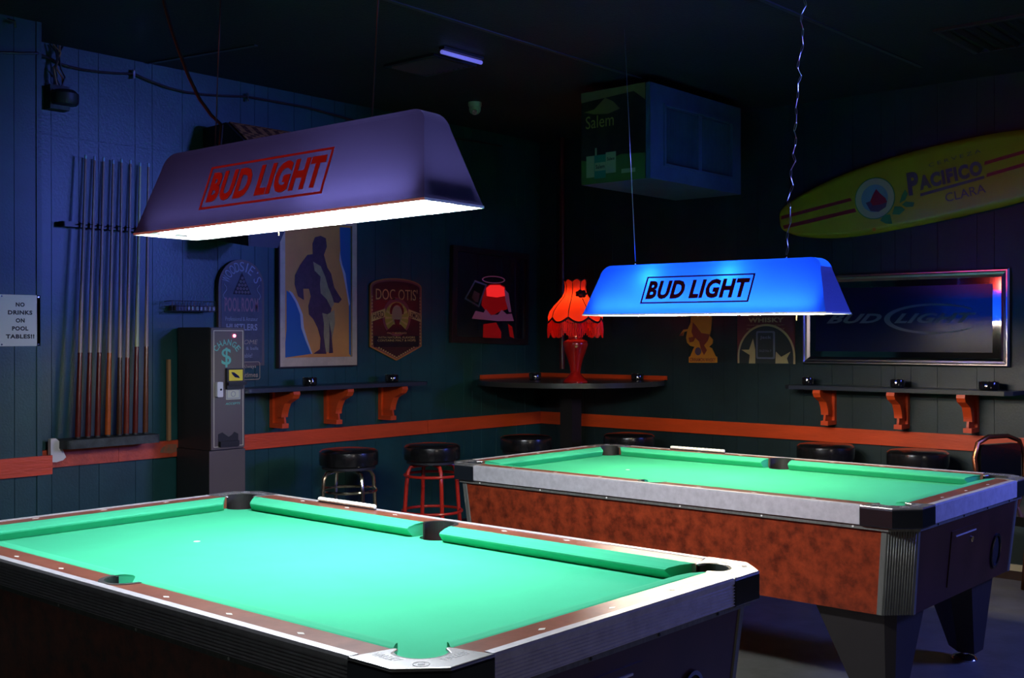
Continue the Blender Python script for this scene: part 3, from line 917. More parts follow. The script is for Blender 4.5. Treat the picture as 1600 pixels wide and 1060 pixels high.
mb.ring(rect(-hW*.86, -hH*.95, hW*.92, hH*.95), rect(-hW*.86+.004, -hH*.95+.004, hW*.92-.004, hH*.95-.004), .012, .0128, M['cream'])
dr = mb.build('door', T)
def mu(px, py):     # pixel on the machine face -> local coordinates
    q = onY(px, py, MY0-.012); return (q.x-MX0-wM/2, q.z-(zt+zm)/2)
mb = MB(); mb.X = F
c = mu(354.5, 560)
mb.arc_text('CHANGE', c[0], c[1]-.0, .090, -.92, .92, .025, .034, .0135, M['mint'], .015)
mb.build('lettering', dr); mb = MB(); mb.X = F
c = mu(353.5, 557)
mb.text('$', c[0]-.032, c[1]-.062, c[0]+.032, c[1]+.048, .0135, M['mint'], .008)
mb.build('dollar_sign', dr); mb = MB(); mb.X = F
a_, b_ = mu(352, 632.5), mu(375, 628.5)
mb.text('ACCEPTS', a_[0], a_[1]-.002, b_[0], b_[1], .0135, M['mint'], .02, .2)
mb.build('lettering', dr)
mb = MB(); mb.X = F; c = mu(366, 525); mb.lathe([(.009, .012), (.009, .016), (.006, .020), (.001, .022)], M['led'], c, 16); mb.build('indicator_light', dr)
mb = MB(); mb.X = F; a_, b_ = mu(353, 596), mu(377, 577)
mb.prism(rect(a_[0]-.004, a_[1]-.045, b_[0]+.002, b_[1]+.006), .012, .03, M['blackplastic'])
mb.prism(rect(a_[0]-.010, a_[1]-.022, b_[0]+.006, a_[1]-.004), .03, .055, M['blackplastic'])
mb.prism(rect(a_[0]+.008, a_[1]+.002, b_[0]-.004, b_[1]-.002), .03, .0315, M['yellow'])
q0 = ((a_[0]+b_[0])/2, (a_[1]+b_[1])/2)
mb.prism([(q0[0]-.03, q0[1]+.018), (q0[0]-.01, q0[1]+.016), (q0[0]+.02, q0[1]-.004), (q0[0]+.028, q0[1]-.018), (q0[0]-.005, q0[1]-.012), (q0[0]-.022, q0[1]+.004)], .0315, .0322, M['navy'])
mb.build('bill_acceptor', dr)
mb = MB(); mb.X = F; a_, b_ = mu(353, 625), mu(375.5, 607)
mb.prism(rect(a_[0], a_[1], b_[0], b_[1]), .012, .0132, M['bill'])
mb.ring(rect(a_[0]+.005, a_[1]+.005, b_[0]-.005, b_[1]-.005), rect(a_[0]+.009, a_[1]+.009, b_[0]-.009, b_[1]-.009), .0132, .0138, M['greylet'])
mb.ring(arc((a_[0]+b_[0])/2, (a_[1]+b_[1])/2, .016, 0, 360, 18)[:-1], arc((a_[0]+b_[0])/2, (a_[1]+b_[1])/2, .012, 0, 360, 18)[:-1], .0132, .0138, M['greylet'])
mb.build('banknote_sticker', dr)
mb = MB(); mb.X = F; a_, b_ = mu(336, 621), mu(345, 597)
mb.prism(rrect(a_[0], a_[1], b_[0], b_[1], .006), .012, .035, M['camplate'])
mb.prism(arc((a_[0]+b_[0])/2+.004, (a_[1]+b_[1])/2, .006, 0, 360, 12)[:-1], .035, .038, M['black'])
mb.build('lock_plate', dr)
mb = MB(); mb.X = F; mb.prism([mu(*t) for t in ((341, 699), (341, 679), (347, 676), (357, 683), (362, 680), (366, 675), (372, 678), (372, 698))], .012, .014, M['black'])
a_, b_ = mu(341, 699), mu(372, 676)
mb.prism([(a_[0]+.004, a_[1]), (b_[0]-.004, a_[1]), (b_[0]-.004, a_[1]+.03), (a_[0]+.004, a_[1]+.03)], .014, .03, M['black'])
mb.build('coin_tray', dr)

# wire basket on the wall
a, b = onY(258, 489, YB-.05), onY(330, 472, YB-.05)
T = thing('wire_rack', 'small wire basket on the wall above the change machine', 'wire rack', Matrix.Translation((0, 0, 0)))
mb = MB()
x0, x1, z0_, z1_ = a.x+.02, b.x, a.z+.01, b.z
for z in (z0_, (z0_+z1_)/2, z1_):
    mb.tube([(x0, YB-.008, z), (x0, YB-.09, z), (x1, YB-.09, z), (x1, YB-.008, z)], .0022, M['steelwire'], 6)
for k in range(15):
    x = x0+(x1-x0)*k/14; mb.tube([(x, YB-.01, z0_), (x, YB-.09, z0_), (x, YB-.09, z1_)], .0015, M['steelwire'], 5)
mb.tube([(x0, YB-.09, z1_), (x0-.05, YB-.09, z1_-.006)], .003, M['steelwire'], 6)
mb.build('basket', T)
mb = MB(); mb.box((x0+.03, YB-.085, z0_+.003), (x1-.02, YB-.012, z0_+.035), M['blackplastic'])
for k in range(7): mb.box((x0+.10+k*.028, YB-.089, z0_+.006), (x0+.115+k*.028, YB-.0845, z0_+.03), M['greylet'])
mb.build('chalk_tray', T)

# arched pool room sign
a, b = onY(341, 573, YB-.03), onY(412, 408, YB-.03)
cx_, hw = (a.x+b.x)/2, (b.x-a.x)/2
T = thing('arched_sign', "arched slate POOL ROOM sign reading WOODSIE'S, partly behind the change machine", 'sign', SIGNL(Vector((cx_, YB-.012, a.z))))
Hs = b.z-a.z; cyy = Hs-hw
shape = lambda g: [(-hw+g, g), (hw-g, g)]+arc(0, cyy, hw-g, 0, 180, 20)
mb = MB(); mb.prism(shape(0), 0, .022, M['signrim']); mb.prism(shape(.018), .022, .024, M['signboard']); mb.build('board', T)
mb = MB()
mb.arc_text("WOODSIE'S", 0, cyy+.0, hw*.74, -1.2, 1.2, .031, .058, .0247, M['greylet'], .0)
mb.text('POOL ROOM', -hw*.75, cyy-.15, hw*.72, cyy-.065, .0247, M['pinklet'], .02)
mb.text('Professional & Amateur', -hw*.72, cyy-.205, hw*.70, cyy-.18, .0247, M['greylet'])
mb.text('HUSTLERS', -hw*.68, cyy-.262, hw*.68, cyy-.222, .0247, M['greylet'], .03)
mb.text('WELCOME', -hw*.72, cyy-.345, hw*.70, cyy-.318, .0247, M['tanlet'], .0, .2)
mb.text('Bring butt & balls', -hw*.72, cyy-.385, hw*.72, cyy-.36, .0247, M['greylet'])
mb.text('to the table!', -hw*.5, cyy-.425, hw*.45, cyy-.40, .0247, M['greylet'])
mb.text('Never Always', -hw*.55, cyy-.495, hw*.62, cyy-.468, .0247, M['tanlet'], .02)
mb.text('Sometimes', -hw*.45, cyy-.545, hw*.70, cyy-.515, .0247, M['tanlet'], .02)
mb.ring(rrect(-hw*.8, cyy-.56, hw*.8, cyy-.45, .015), rrect(-hw*.8+.004, cyy-.556, hw*.8-.004, cyy-.454, .012), .0243, .025, M['tanlet'])
mb.build('lettering', T)
mb = MB(); mb.prism([(-.065, cyy-.045), (.065, cyy-.045), (0, cyy+.085)], .0242, .027, M['otisblk'])
for r_ in range(5):
    for k in range(5-r_): mb.prism(arc(-.044+.022*k+.011*r_, cyy-.032+.021*r_, .0095, 0, 360, 10)[:-1], .027, .029, M['signrim'])
mb.build('rack_emblem', T)
for s_ in (-1, 1):
    mb = MB()
    mb.tube([(s_*(hw*.74+.012*math.sin(t*2.2)), cyy-.03+.075*(t/PI-.5)*1.2, .025) for t in [PI*k/12 for k in range(13)]], .003, M['greylet'], 5); mb.build('scroll', T)

# framed figure poster
a, b = onY(437, 573.5, YB-.03), onY(557, 345, YB-.03)
hw, Hp = (b.x-a.x)/2, b.z-a.z
T = thing('framed_poster', 'tall pale-framed poster of a dark standing figure on orange and blue', 'poster', SIGNL(Vector(((a.x+b.x)/2, YB-.006, a.z))))
mb = MB(); mb.ring(rect(-hw, 0, hw, Hp), rect(-hw+.04, .055, hw-.04, Hp-.04), 0, .028, M['pframe'])
mb.ring(rect(-hw-.01, -.008, hw+.003, Hp+.004), rect(-hw, 0, hw, Hp), 0, .030, M['brownframe']); mb.build('frame', T)
def pu(x, y):       # zoomed picture coordinates of the poster -> local
    px, py = 420+x/4.239, 350+y/4.24
    q = onY(px, py, YB-.03); return (q.x-(a.x+b.x)/2, q.z-a.z)
mb = MB()
mb.prism(rect(-hw+.035, .05, hw-.035, Hp-.035), 0, .012, M['porange'])
iw = hw-.04
mb.flat([pu(*t) for t in ((125, 440), (150, 460), (185, 520), (215, 600), (222, 690), (250, 770), (288, 862))]+[(-iw, .055)]+[pu(125, 700)], .0128, M['pblue'])
mb.flat([pu(*t) for t in ((478, 60), (482, 200), (505, 330), (522, 440), (538, 540), (540, 860))]+[(iw, .055), (iw, Hp-.05), pu(478, 20)], .0128, M['pblue'])
mb.flat([pu(*t) for t in ((140, 440), (165, 458), (200, 520), (232, 600), (240, 690), (264, 770), (296, 862), (288, 862), (250, 770), (222, 690), (215, 600), (185, 520), (150, 462))], .0134, M['ppale'])
mb.flat([pu(*t) for t in ((478, 180), (490, 260), (515, 330), (528, 430), (545, 530), (538, 545), (520, 440), (500, 335), (476, 240))], .0134, M['ppale'])
mb.build('picture', T)
mb = MB()
body = [(300, 862), (345, 830), (350, 760), (330, 690), (300, 630), (272, 600), (268, 545), (285, 480), (272, 430), (235, 430), (240, 505), (200, 480), (178, 400), (180, 340), (215, 270), (262, 205), (298, 200), (296, 130), (312, 88), (350, 78), (385, 95), (392, 150), (372, 205), (395, 290), (420, 330), (440, 420), (470, 470), (490, 500), (470, 525), (430, 520), (415, 600), (428, 640), (420, 720), (432, 855), (405, 858), (398, 730), (380, 640), (372, 700), (385, 800), (388, 862)]
mb.flat([pu(*t) for t in body], .0140, M['pdark'])
mb.flat([pu(*t) for t in ((300, 250), (350, 280), (380, 350), (400, 420), (425, 480), (440, 530), (420, 560), (390, 500), (350, 460), (345, 400), (350, 350), (310, 310))], .0146, M['ptan'])
mb.flat([pu(*t) for t in ((360, 590), (395, 600), (440, 570), (445, 660), (425, 760), (410, 850), (385, 850), (370, 740), (372, 660))], .0146, M['ptan'])
mb.flat([pu(*t) for t in ((405, 640), (420, 720), (432, 855), (405, 858), (408, 740))], .0150, M['pdark'])
mb.build('figure', T)

# shield-shaped tin sign
a, b = onY(579, 565, YB-.02), onY(659, 437, YB-.02)
hw, Hp = (b.x-a.x)/2, b.z-a.z
T = thing('tin_sign', "shield-shaped tin sign reading DOC OTIS' HARD LEMON, right of the figure poster", 'sign', SIGNL(Vector(((a.x+b.x)/2, YB-.006, a.z))))
def shield(g):
    t = hw-g
    return [(0, g*1.2), (t, Hp*.17+g*.5), (t, Hp*.90-g*.5)]+[(t*math.cos(math.radians(k)), Hp*.90-g*.5+(Hp*.10-g*.5)*math.sin(math.radians(k))) for k in range(15, 166, 15)]+[(-t, Hp*.90-g*.5), (-t, Hp*.17+g*.5)]
mb = MB(); mb.prism(shield(0), 0, .012, M['otisor']); mb.prism(shield(.022), .012, .0135, M['otis'])
mb.prism(shield(.010), .012, .0128, M['rust'])
for k in range(15):
    y = Hp*.2+k*Hp*.04
    for s_ in (-1, 1): mb.prism(rect(s_*(hw-.016)-.005, y, s_*(hw-.016)+.005, y+.010), .0128, .0135, M['otisgold'])
for k in range(12):
    t = k/11
    for s_ in (-1, 1):
        x, y = s_*(hw-.016)*t, .022+(Hp*.17-.002)*t
        mb.prism(rect(x-.006, y-.004, x+.006, y+.005), .0128, .0137, M['otisgold'])
mb.prism(rect(-hw+.03, Hp*.15+.01, hw-.03, Hp*.30), .0135, .0139, M['otisblk'])
mb.prism(arc(0, Hp*.53, hw*.55, 0, 360, 30)[:-1], .0135, .0145, M['rust'])
mb.prism(arc(0, Hp*.52, hw*.46, 0, 360, 30)[:-1], .0145, .0150, M['otisyel'])
for k in range(14):
    t = 2*PI*k/14; c_, s_ = math.cos(t), math.sin(t); R_ = hw*.44
    mb.flat([(0, Hp*.52), (R_*math.cos(t-.08), Hp*.52+R_*math.sin(t-.08)), (R_*math.cos(t+.08), Hp*.52+R_*math.sin(t+.08))], .0153, M['otisgold'])
mb.build('panel', T)
mb = MB()   # plain sepia portrait medallion
mb.prism(arc(0, Hp*.56, hw*.20, 0, 360, 24, hw*.27)[:-1], .0155, .017, M['otisskin'])
mb.prism(arc(0, Hp*.60, hw*.27, -20, 200, 20, hw*.25), .0155, .0165, M['otisblk'])
mb.prism(arc(0, Hp*.565, hw*.17, 0, 360, 20, hw*.20)[:-1], .017, .0175, M['otisskin'])
mb.prism([(-hw*.12, Hp*.50), (hw*.12, Hp*.50), (hw*.08, Hp*.44), (-hw*.08, Hp*.44)], .0175, .018, M['otisblk'])
mb.prism([(-hw*.40, Hp*.36), (-hw*.15, Hp*.44), (hw*.15, Hp*.44), (hw*.40, Hp*.36), (hw*.2, Hp*.33), (-hw*.2, Hp*.33)], .0155, .016, M['otisblk'])
mb.build('portrait', T)
mb = MB()
mb.text('DOC OTIS\'', -hw*.80, Hp*.735, hw*.82, Hp*.87, .0145, M['otisgold'], .0)
for s_ in (-1, 1):
    q = [(s_*hw*.45, Hp*.53), (s_*hw*.97, Hp*.47), (s_*hw*.97, Hp*.57), (s_*hw*.45, Hp*.63)]
    mb.flat(q, .0160, M['otisgold'])
mb.build('lettering', T); mb = MB()
mb.text('HARD', -hw*.92, Hp*.515, -hw*.50, Hp*.585, .0166, M['otis'], .02, 0, 0, .14)
mb.build('lettering', T); mb = MB()
mb.text('LEMON', hw*.48, Hp*.515, hw*.94, Hp*.585, .0166, M['otis'], .02, 0, 0, -.14)
mb.build('lettering', T); mb = MB()
mb.text('MALT BEVERAGE', -hw*.38, Hp*.325, hw*.38, Hp*.345, .0162, M['otisgold'])
mb.text('WITH NATURAL FLAVORS', -hw*.72, Hp*.27, hw*.72, Hp*.295, .0145, M['otisgold'])
mb.text('CONTAINS MALT & HOPS', -hw*.74, Hp*.235, hw*.74, Hp*.26, .0145, M['otisgold'])
mb.build('lettering', T)

# dark framed glazed picture, glow of shade and skirt put into the print
a, b = onY(705, 538, YB-.03), onY(824, 395, YB-.03)
hw, Hp = (b.x-a.x)/2, b.z-a.z
T = thing('framed_picture', 'dark framed picture showing a glowing red lampshade and a tilted playing card', 'picture', SIGNL(Vector(((a.x+b.x)/2, YB-.006, a.z))) @ Matrix.Rotation(math.radians(-1.5), 4, 'Z'))
cxp = (a.x+b.x)/2
mb = MB(); mb.ring(rect(-hw, 0, hw, Hp), rect(-hw+.05, .045, hw-.03, Hp-.04), 0, .03, M['brownframe']); mb.build('frame', T)
mb = MB(); mb.prism(rect(-hw+.045, .04, hw-.025, Hp-.035), 0, .012, M['glassdark']); mb.build('picture', T)
def gu(x, y):
    q = onY(680+x/4.418, 360+y/4.417, YB-.02); return (q.x-cxp, q.z-a.z)
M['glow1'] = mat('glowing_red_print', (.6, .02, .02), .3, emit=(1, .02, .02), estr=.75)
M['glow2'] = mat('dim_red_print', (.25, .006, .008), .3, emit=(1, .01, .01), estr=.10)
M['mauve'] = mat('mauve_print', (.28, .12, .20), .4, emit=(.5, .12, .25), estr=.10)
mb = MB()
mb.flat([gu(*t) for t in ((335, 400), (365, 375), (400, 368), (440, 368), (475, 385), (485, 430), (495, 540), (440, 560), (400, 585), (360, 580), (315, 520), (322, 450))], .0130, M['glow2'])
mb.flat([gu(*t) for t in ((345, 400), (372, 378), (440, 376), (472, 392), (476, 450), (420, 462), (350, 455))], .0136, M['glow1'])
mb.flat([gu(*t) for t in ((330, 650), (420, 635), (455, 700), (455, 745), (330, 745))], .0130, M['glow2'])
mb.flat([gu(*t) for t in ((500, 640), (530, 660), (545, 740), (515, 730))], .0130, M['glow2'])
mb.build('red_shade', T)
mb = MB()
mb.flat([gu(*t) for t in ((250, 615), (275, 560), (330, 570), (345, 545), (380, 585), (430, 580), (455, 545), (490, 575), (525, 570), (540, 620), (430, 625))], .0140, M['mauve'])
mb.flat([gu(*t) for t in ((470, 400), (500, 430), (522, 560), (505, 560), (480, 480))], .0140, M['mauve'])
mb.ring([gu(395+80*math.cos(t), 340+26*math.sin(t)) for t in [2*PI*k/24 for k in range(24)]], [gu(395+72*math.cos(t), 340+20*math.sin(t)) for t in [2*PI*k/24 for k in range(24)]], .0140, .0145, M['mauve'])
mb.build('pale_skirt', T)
mb = MB()
mb.flat([gu(*t) for t in ((196, 480), (265, 348), (350, 375), (298, 536))], .0150, M['greylet'])
mb.flat([gu(*t) for t in ((210, 475), (268, 362), (337, 383), (292, 520))], .0154, M['otisblk'])
mb.flat([gu(*t) for t in ((245, 470), (262, 420), (300, 440), (290, 500), (270, 498))], .0158, M['pinklet'])
mb.build('playing_card', T)

# bulky box with checked top behind the front lamp
x0 = 3.845
T = thing('wall_speaker', 'bulky dark box with tan checked sloping front, high on the wall behind the front lamp', 'speaker', (0, 0, 0))
top = [(YB-.002, 2.62), (5.507, 2.64), (5.353, 2.53)]; 
sec = [(YB-.002, 2.0), (YB-.002, 2.64), (5.52, 2.65), (5.353, 2.53), (5.305, 1.93)]
mb = MB()
def wid(z): return .20+.40*(z-1.93)/.72
mb.loft([[(x0, y, z) for y, z in sec], [(x0+wid(z), y, z) for y, z in sec]], M['spkdark']); case = mb.build('case', T)
M['grille'] = mat('tan_checked_grille', (.35, .16, .05), .6)
nt = M['grille'].node_tree; ck = nt.nodes.new('ShaderNodeTexChecker'); tc = nt.nodes.new('ShaderNodeTexCoord')
ck.inputs['Scale'].default_value = 26; ck.inputs[1].default_value = (.36, .15, .04, 1); ck.inputs[2].default_value = (.09, .03, .012, 1)
nt.links.new(tc.outputs['Object'], ck.inputs[0]); nt.links.new(ck.outputs[0], nt.nodes['Principled BSDF'].inputs[0])
mb = MB()
A_ = [Vector((x0+.02, 5.52, 2.652)), Vector((x0+wid(2.65)-.01, 5.52, 2.652)), Vector((x0+wid(2.53)-.01, 5.350, 2.531)), Vector((x0+.02, 5.350, 2.531))]
nn = Vector((0, -.5, .8)).normalized()*.006
mb.loft([[tuple(p_) for p_ in A_], [tuple(p_+nn) for p_ in A_]], M['grille'])
mb.add([(x0+.01, 5.349, 2.52), (x0+wid(2.52)-.01, 5.349, 2.52), (x0+wid(1.95)-.01, 5.304, 1.95), (x0+.01, 5.304, 1.95)], [(3, 2, 1, 0)], M['spkdark'])
mb.build('grille', T)

# cable along the top of the left wall
pts = [onY(px, py, YL-.02) for px, py in ((-60, 78), (0, 82), (30, 83), (58, 83))]
pts += [onY(px, py, YB-.02) for px, py in ((75, 90), (95, 100), (107, 104), (130, 109), (160, 113), (190, 115), (208, 115), (235, 127), (262, 137), (290, 144), (320, 148), (350, 150), (386, 151), (420, 157), (480, 168), (560, 190), (640, 203), (720, 218), (750, 222), (785, 229))]
mb = MB(); mb.tube(pts, .0065, M['wire'], 8)
M['redwire'] = M['wire']
o = mb.build('wall_cable'); tag(o, 'dark reddish cable strung along the top of the left wall', 'cable')
for px, py in ((208, 115), (386, 151)):
    mb = MB(); q = onY(px, py, YB-.02); mb.box((q.x-.006, q.y-.012, q.z-.03), (q.x+.006, YB-.001, q.z+.02), M['chrome']); mb.build('cable_clip', o)
# junction box with loose wires
T = thing('junction_box', 'wall junction box with a tangle of loose wires near the ceiling', 'junction box', (0, 0, 0))
a, b = onY(67, 168, YB-.05), onY(112, 138, YB-.05)
mb = MB(); mb.box((a.x+.03, YB-.07, a.z), (b.x-.02, YB-.001, b.z), M['rackwood']); mb.build('box', T)
mb = MB()
q = onY(100, 154, YB-.08)
mb.lathe([(.06, -.035), (.07, -.02), (.07, .02), (.05, .04), (.01, .045)], M['machine'], (q.x, YB-.09), 18)
for i in range(len(mb.v)): mb.v[i].z += q.z
mb.build('round_cover', T)
rr = random.Random(9)
for k in range(5):
    xs = onY(78+k*5, 60, YB-.03)
    pts = [(xs.x, YB-.03, ZC-.01)]
    for t in range(1, 7): pts.append((xs.x+rr.uniform(-.012, .012)+.02*math.sin(t*.9+k)-.01*t*(k-2)*.3, YB-.05-rr.uniform(0, .015), ZC-.01+(q.z-ZC)*t/7))
    pts.append((q.x-.06+.02*k, YB-.09, q.z))
    mb = MB(); mb.tube(pts, .005, M['stickwood'] if k in (1, 3) else M['blackrub'], 6); mb.build('loose_wire', T)
# small fitting at the very top left
q = onY(17, 36, YL-.01); mb = MB()
mb.tube([(q.x-.02, YL-.02, q.z+.012), (q.x, YL-.05, q.z), (q.x+.012, YL-.02, q.z+.012)], .006, M['chrome'], 8)
mb.tube([(q.x, YL-.05, q.z), (q.x+.002, YL-.05, q.z-.03)], .005, M['chrome'], 8)
mb.tube([(q.x, YL-.05, q.z), (q.x, YL-.001, q.z)], .005, M['chrome'], 8)
tag(mb.build('wall_hook'), 'tiny shiny metal hook at the top of the left wall section', 'hook')

# ------------------------------------------------------------------ shelves with brackets
def bracket(T, mtx):
    """local: x = width, y = up, z = out from the wall, top at y=0"""
    D, d, h, t = .235, .125, .230, .05
    side = [(0, 0), (D, 0), (D+.004, -.02), (D-.012, -.045), (D-.06, -.066)]
    for k in range(0, 7):
        a = k/6; side.append((D-.085-(D-.085-d+.01)*math.sin(a*PI/2)*.9, -.078-.085*a))
    side += [(d, -.195), (d, -h), (0, -h)]
    mb = MB(); mb.X = mtx @ Matrix.Rotation(-PI/2, 4, 'Y')      # prism along x: local (u=z out, v=y)
    mb.X = mtx @ Matrix(((0, 0, 1, -t/2), (0, 1, 0, 0), (1, 0, 0, 0), (0, 0, 0, 1)))
    inner = [(.028, -.02), (D*.62, -.02), (D*.52, -.065), (D*.42, -.10), (D*.38, -.15), (D*.36, -.185), (.028, -.185)]
    mb.prism(side, .018, t-.018, M['trim'])
    # raised borders on both faces (back bar and S curve), leaving a sunk panel
    for z0, z1 in ((0, .018), (t-.018, t)):
        mb.prism(rect(0, -h+.028, .03, 0), z0, z1, M['trim'])
        mb.prism(rect(0, -h, d, -h+.028), z0, z1, M['trim'])
        cur = side[1:-3]
        mb.prism(cur+[(x-.038, y) for x, y in cur[::-1]], z0, z1, M['trim'])
    return mb.build('bracket', T)
ZS0, ZS1 = 1.092, 1.117
T = thing('wall_shelf', 'long dark drink shelf on three orange brackets, below the posters on the left wall', 'shelf', (0, 0, 0))
mb = MB(); xa_, xb_ = 3.955, 5.47
mb.prism([(xa_, YB-.001)]+arc(xa_+.05, 5.55, .05, 180, 270, 6)+[(xb_-.05, 5.50)]+arc(xb_-.05, 5.55, .05, -90, 0, 6)+[(xb_, YB-.001)], ZS0, ZS1, M['shelf']); mb.build('shelf_board', T)
for x in (4.345, 4.773, 5.245): bracket(T, SIGNL(Vector((x, YB-.001, ZS0-.001))))
T = thing('wall_shelf', 'long dark drink shelf on three orange brackets, below the mirror on the right wall', 'shelf', (0, 0, 0))
mb = MB(); mb.prism([(XR-.001, 3.52), (6.74, 3.52), (6.70, 3.48), (6.70, 2.14), (6.73, 2.10), (XR-.001, 2.10)], ZS0-.01, ZS1-.01, M['shelf']); mb.build('shelf_board', T)
for y in (3.285, 2.803, 2.383): bracket(T, SIGNR(Vector((XR-.001, y, ZS0-.011))))

# ashtrays
def ashtray(label, loc, tall=.05, r=.045):
    mb = MB()
    mb.lathe([(r*.85, 0), (r, .006), (r, tall-.006), (r*.95, tall), (r*.8, tall), (r*.75, .012), (.001, .010)], M['glass'], n=24)
    o = mb.build('ashtray', None, loc); tag(o, label, 'ashtray', 'black ashtrays')
    for k in range(3):
        a = k*2*PI/3+.4; mb = MB(); mb.X = Matrix.Rotation(a, 4, 'Z') @ Matrix.Translation((r*.88, 0, tall)); mb.box((-.006, -.003, -.002), (.005, .003, .003), M['blackplastic']); mb.build('rest', o)
    return o
for px, lab in ((484, 'black ashtray on the left wall shelf, nearer the change machine'), (612, 'black ashtray at the right part of the left wall shelf')):
    q = onY(px, 600, 5.60); ashtray(lab, (q.x, 5.60, ZS1+.001))
for px, lab, r_ in ((1262, 'small black ashtray at the far end of the right wall shelf', .035), (1402, 'black ashtray in the middle of the right wall shelf', .042), (1545, 'wide black ashtray at the near end of the right wall shelf', .055)):
    q = onX(px, 600, 6.80); ashtray(lab, (6.80, q.y, ZS1-.009), .05, r_)

# ------------------------------------------------------------------ corner bar table and red lamp
CX, CY, CR, CZ = 6.54, 5.13, .68, 1.106
T = thing('corner_bar_table', 'round-fronted high bar table on a post in the room corner, red rail at its back', 'table', (CX, CY, 0))
WX, WY = XR-.003-CX, YB-.003-CY
a0_, a1_ = math.degrees(math.asin(WY/CR)), math.degrees(math.acos(WX/CR))
ex = [(WX, WY)]+arc(0, 0, CR, 180-a0_, 360-a1_, 60)
mb = MB(); mb.prism(ex, CZ-.034, CZ, M['tabletop']); mb.build('tabletop', T)
mb = MB(); mb.box((-.055, -.055, 0), (.055, .055, CZ-.034), M['black']); mb.build('post', T)
mb = MB(); mb.prism(rrect(-.22, -.22, .22, .22, .05), 0, .02, M['blackmetal']); mb.build('base_plate', T)
xs_ = onY(752, 590, YB-.02).x; ys_ = onX(1041, 590, XR-.02).y
mb = MB(); mb.box((xs_-CX, YB-.025-CY, CZ+.001), (XR-.026-CX, YB-.004-CY, CZ+.030), M['trim'])
mb.box((XR-.025-CX, ys_-CY, CZ+.001), (XR-.004-CX, YB-.004-CY, CZ+.030), M['trim']); mb.build('back_rail', T)
q = onZ(836, 594, CZ); ashtray('black ashtray on the corner table, left of the red lamp', (q.x, q.y, CZ+.001), .05, .045)
q = onZ(996, 594.5, CZ); ashtray('black ashtray on the corner table, right of the red lamp', (q.x, q.y, CZ+.001), .045, .045)

LQ = onZ(899, 598, CZ); k_ = .00441
T = thing('table_lamp', 'glowing red lamp with scalloped beaded shade on the corner table', 'lamp', Matrix.Translation((LQ.x, LQ.y, CZ+.001)) @ Matrix.Diagonal((1, 1, .95, 1)))
mb = MB(); mb.lathe([(.085, 0), (.085, .012), (.078, .02), (.060, .035), (.042, .055), (.034, .075), (.038, .085)], M['lampred'], n=32); mb.build('base', T)
mb = MB(); mb.lathe([(.036, .085), (.042, .12), (.058, .18), (.078, .235), (.090, .275), (.084, .295), (.062, .308), (.050, .312), (.050, .33), (.044, .335)], M['lampred'], n=36); mb.build('urn_body', T)
mb = MB(); mb.cyl((0, 0), .008, .33, .62, M['brass'], 10); mb.build('stem', T)
# shade: eight gored panels, crown neck flaring down to a scalloped hem
def shade_pt(t, h):
    g = .93+.07*abs(math.cos(4*t))
    return g
prof = [(.185, .445), (.190, .47), (.178, .51), (.150, .55), (.118, .585), (.092, .615), (.076, .65), (.072, .69), (.080, .725)]
n = 64; loops = []
for r_, h in prof:
    L_ = []
    for k in range(n):
        t = 2*PI*k/n; s_ = abs(math.cos(4*t)); g = .94+.06*s_
        z = h
        if h < .46: z = h-.035*s_+.02
        if h > .72: z = h+.018*s_
        L_.append((r_*g*math.cos(t), r_*g*math.sin(t), z))
    loops.append(L_)
mb = MB(); mb.loft(loops, M['shadered'], cap=False, smooth=True); shd = mb.build('lamp_shade', T, sharp=60)
mb = MB()
for k in range(8):
    t = 2*PI*(k+.5)/8
    mb.tube([(r_*.945*math.cos(t), r_*.945*math.sin(t), h) for r_, h in prof], .0028, M['shadeblk'], 5)
hem = [(.187*(.94+.06*abs(math.cos(4*t)))*math.cos(t), .187*(.94+.06*abs(math.cos(4*t)))*math.sin(t), .465-.035*abs(math.cos(4*t))) for t in [2*PI*k/96 for k in range(96)]]
mb.tube(hem, .0075, M['shadeblk'], 6, closed=True)
crn = [(.081*(.94+.06*abs(math.cos(4*t)))*math.cos(t), .081*(.94+.06*abs(math.cos(4*t)))*math.sin(t), .725+.018*abs(math.cos(4*t))) for t in [2*PI*k/64 for k in range(64)]]
mb.tube(crn, .004, M['shadeblk'], 6, closed=True)
mb.build('lace_trim', shd)
mb = MB()
for k in range(96):
    t = 2*PI*k/96; s_ = abs(math.cos(4*t)); x, y = .187*(.94+.06*s_)*math.cos(t), .187*(.94+.06*s_)*math.sin(t)
    ztop = .465-.035*s_; ln = .075+.035*s_
    mb.tube([(x, y, ztop), (x*1.02, y*1.02, ztop-ln*.5), (x*1.0, y*1.0, ztop-ln)], [.0030, .0038, .0045], M['fringe'], 5)
mb.build('bead_fringe', shd)
mb = MB()   # fabric flower on the neck, on the side facing the room
t0 = math.atan2(-_r.y*.3-_f.y, -_f.x)
fd = Vector((-_f.x, -_f.y, 0)).normalized(); sd = Vector((_r.x, _r.y, 0)).normalized()
c_ = fd*.085+sd*.035+Vector((0, 0, .635))
for k in range(7):
    a = 2*PI*k/7; cc_ = c_+sd*.028*math.cos(a)+Vector((0, 0, .020*math.sin(a)))
    mb.X = Matrix.Translation(cc_); mb.lathe([(.002, -.012), (.012, -.006), (.014, 0), (.010, .008), (.002, .012)], M['shadeblk'], n=8)
mb.X = Matrix.Translation(c_+fd*.006); mb.lathe([(.002, -.016), (.018, -.010), (.022, 0), (.018, .010), (.002, .016)], M['shadeblk'], n=10)
mb.X = Matrix(); mb.build('fabric_flower', shd)
mb = MB(); mb.lathe([(.004, .60), (.022, .59), (.030, .565), (.026, .535), (.014, .505), (.012, .49)], M['bulb2'] if 'bulb2' in M else M['bulb'], n=16); mb.build('light_bulb', T)

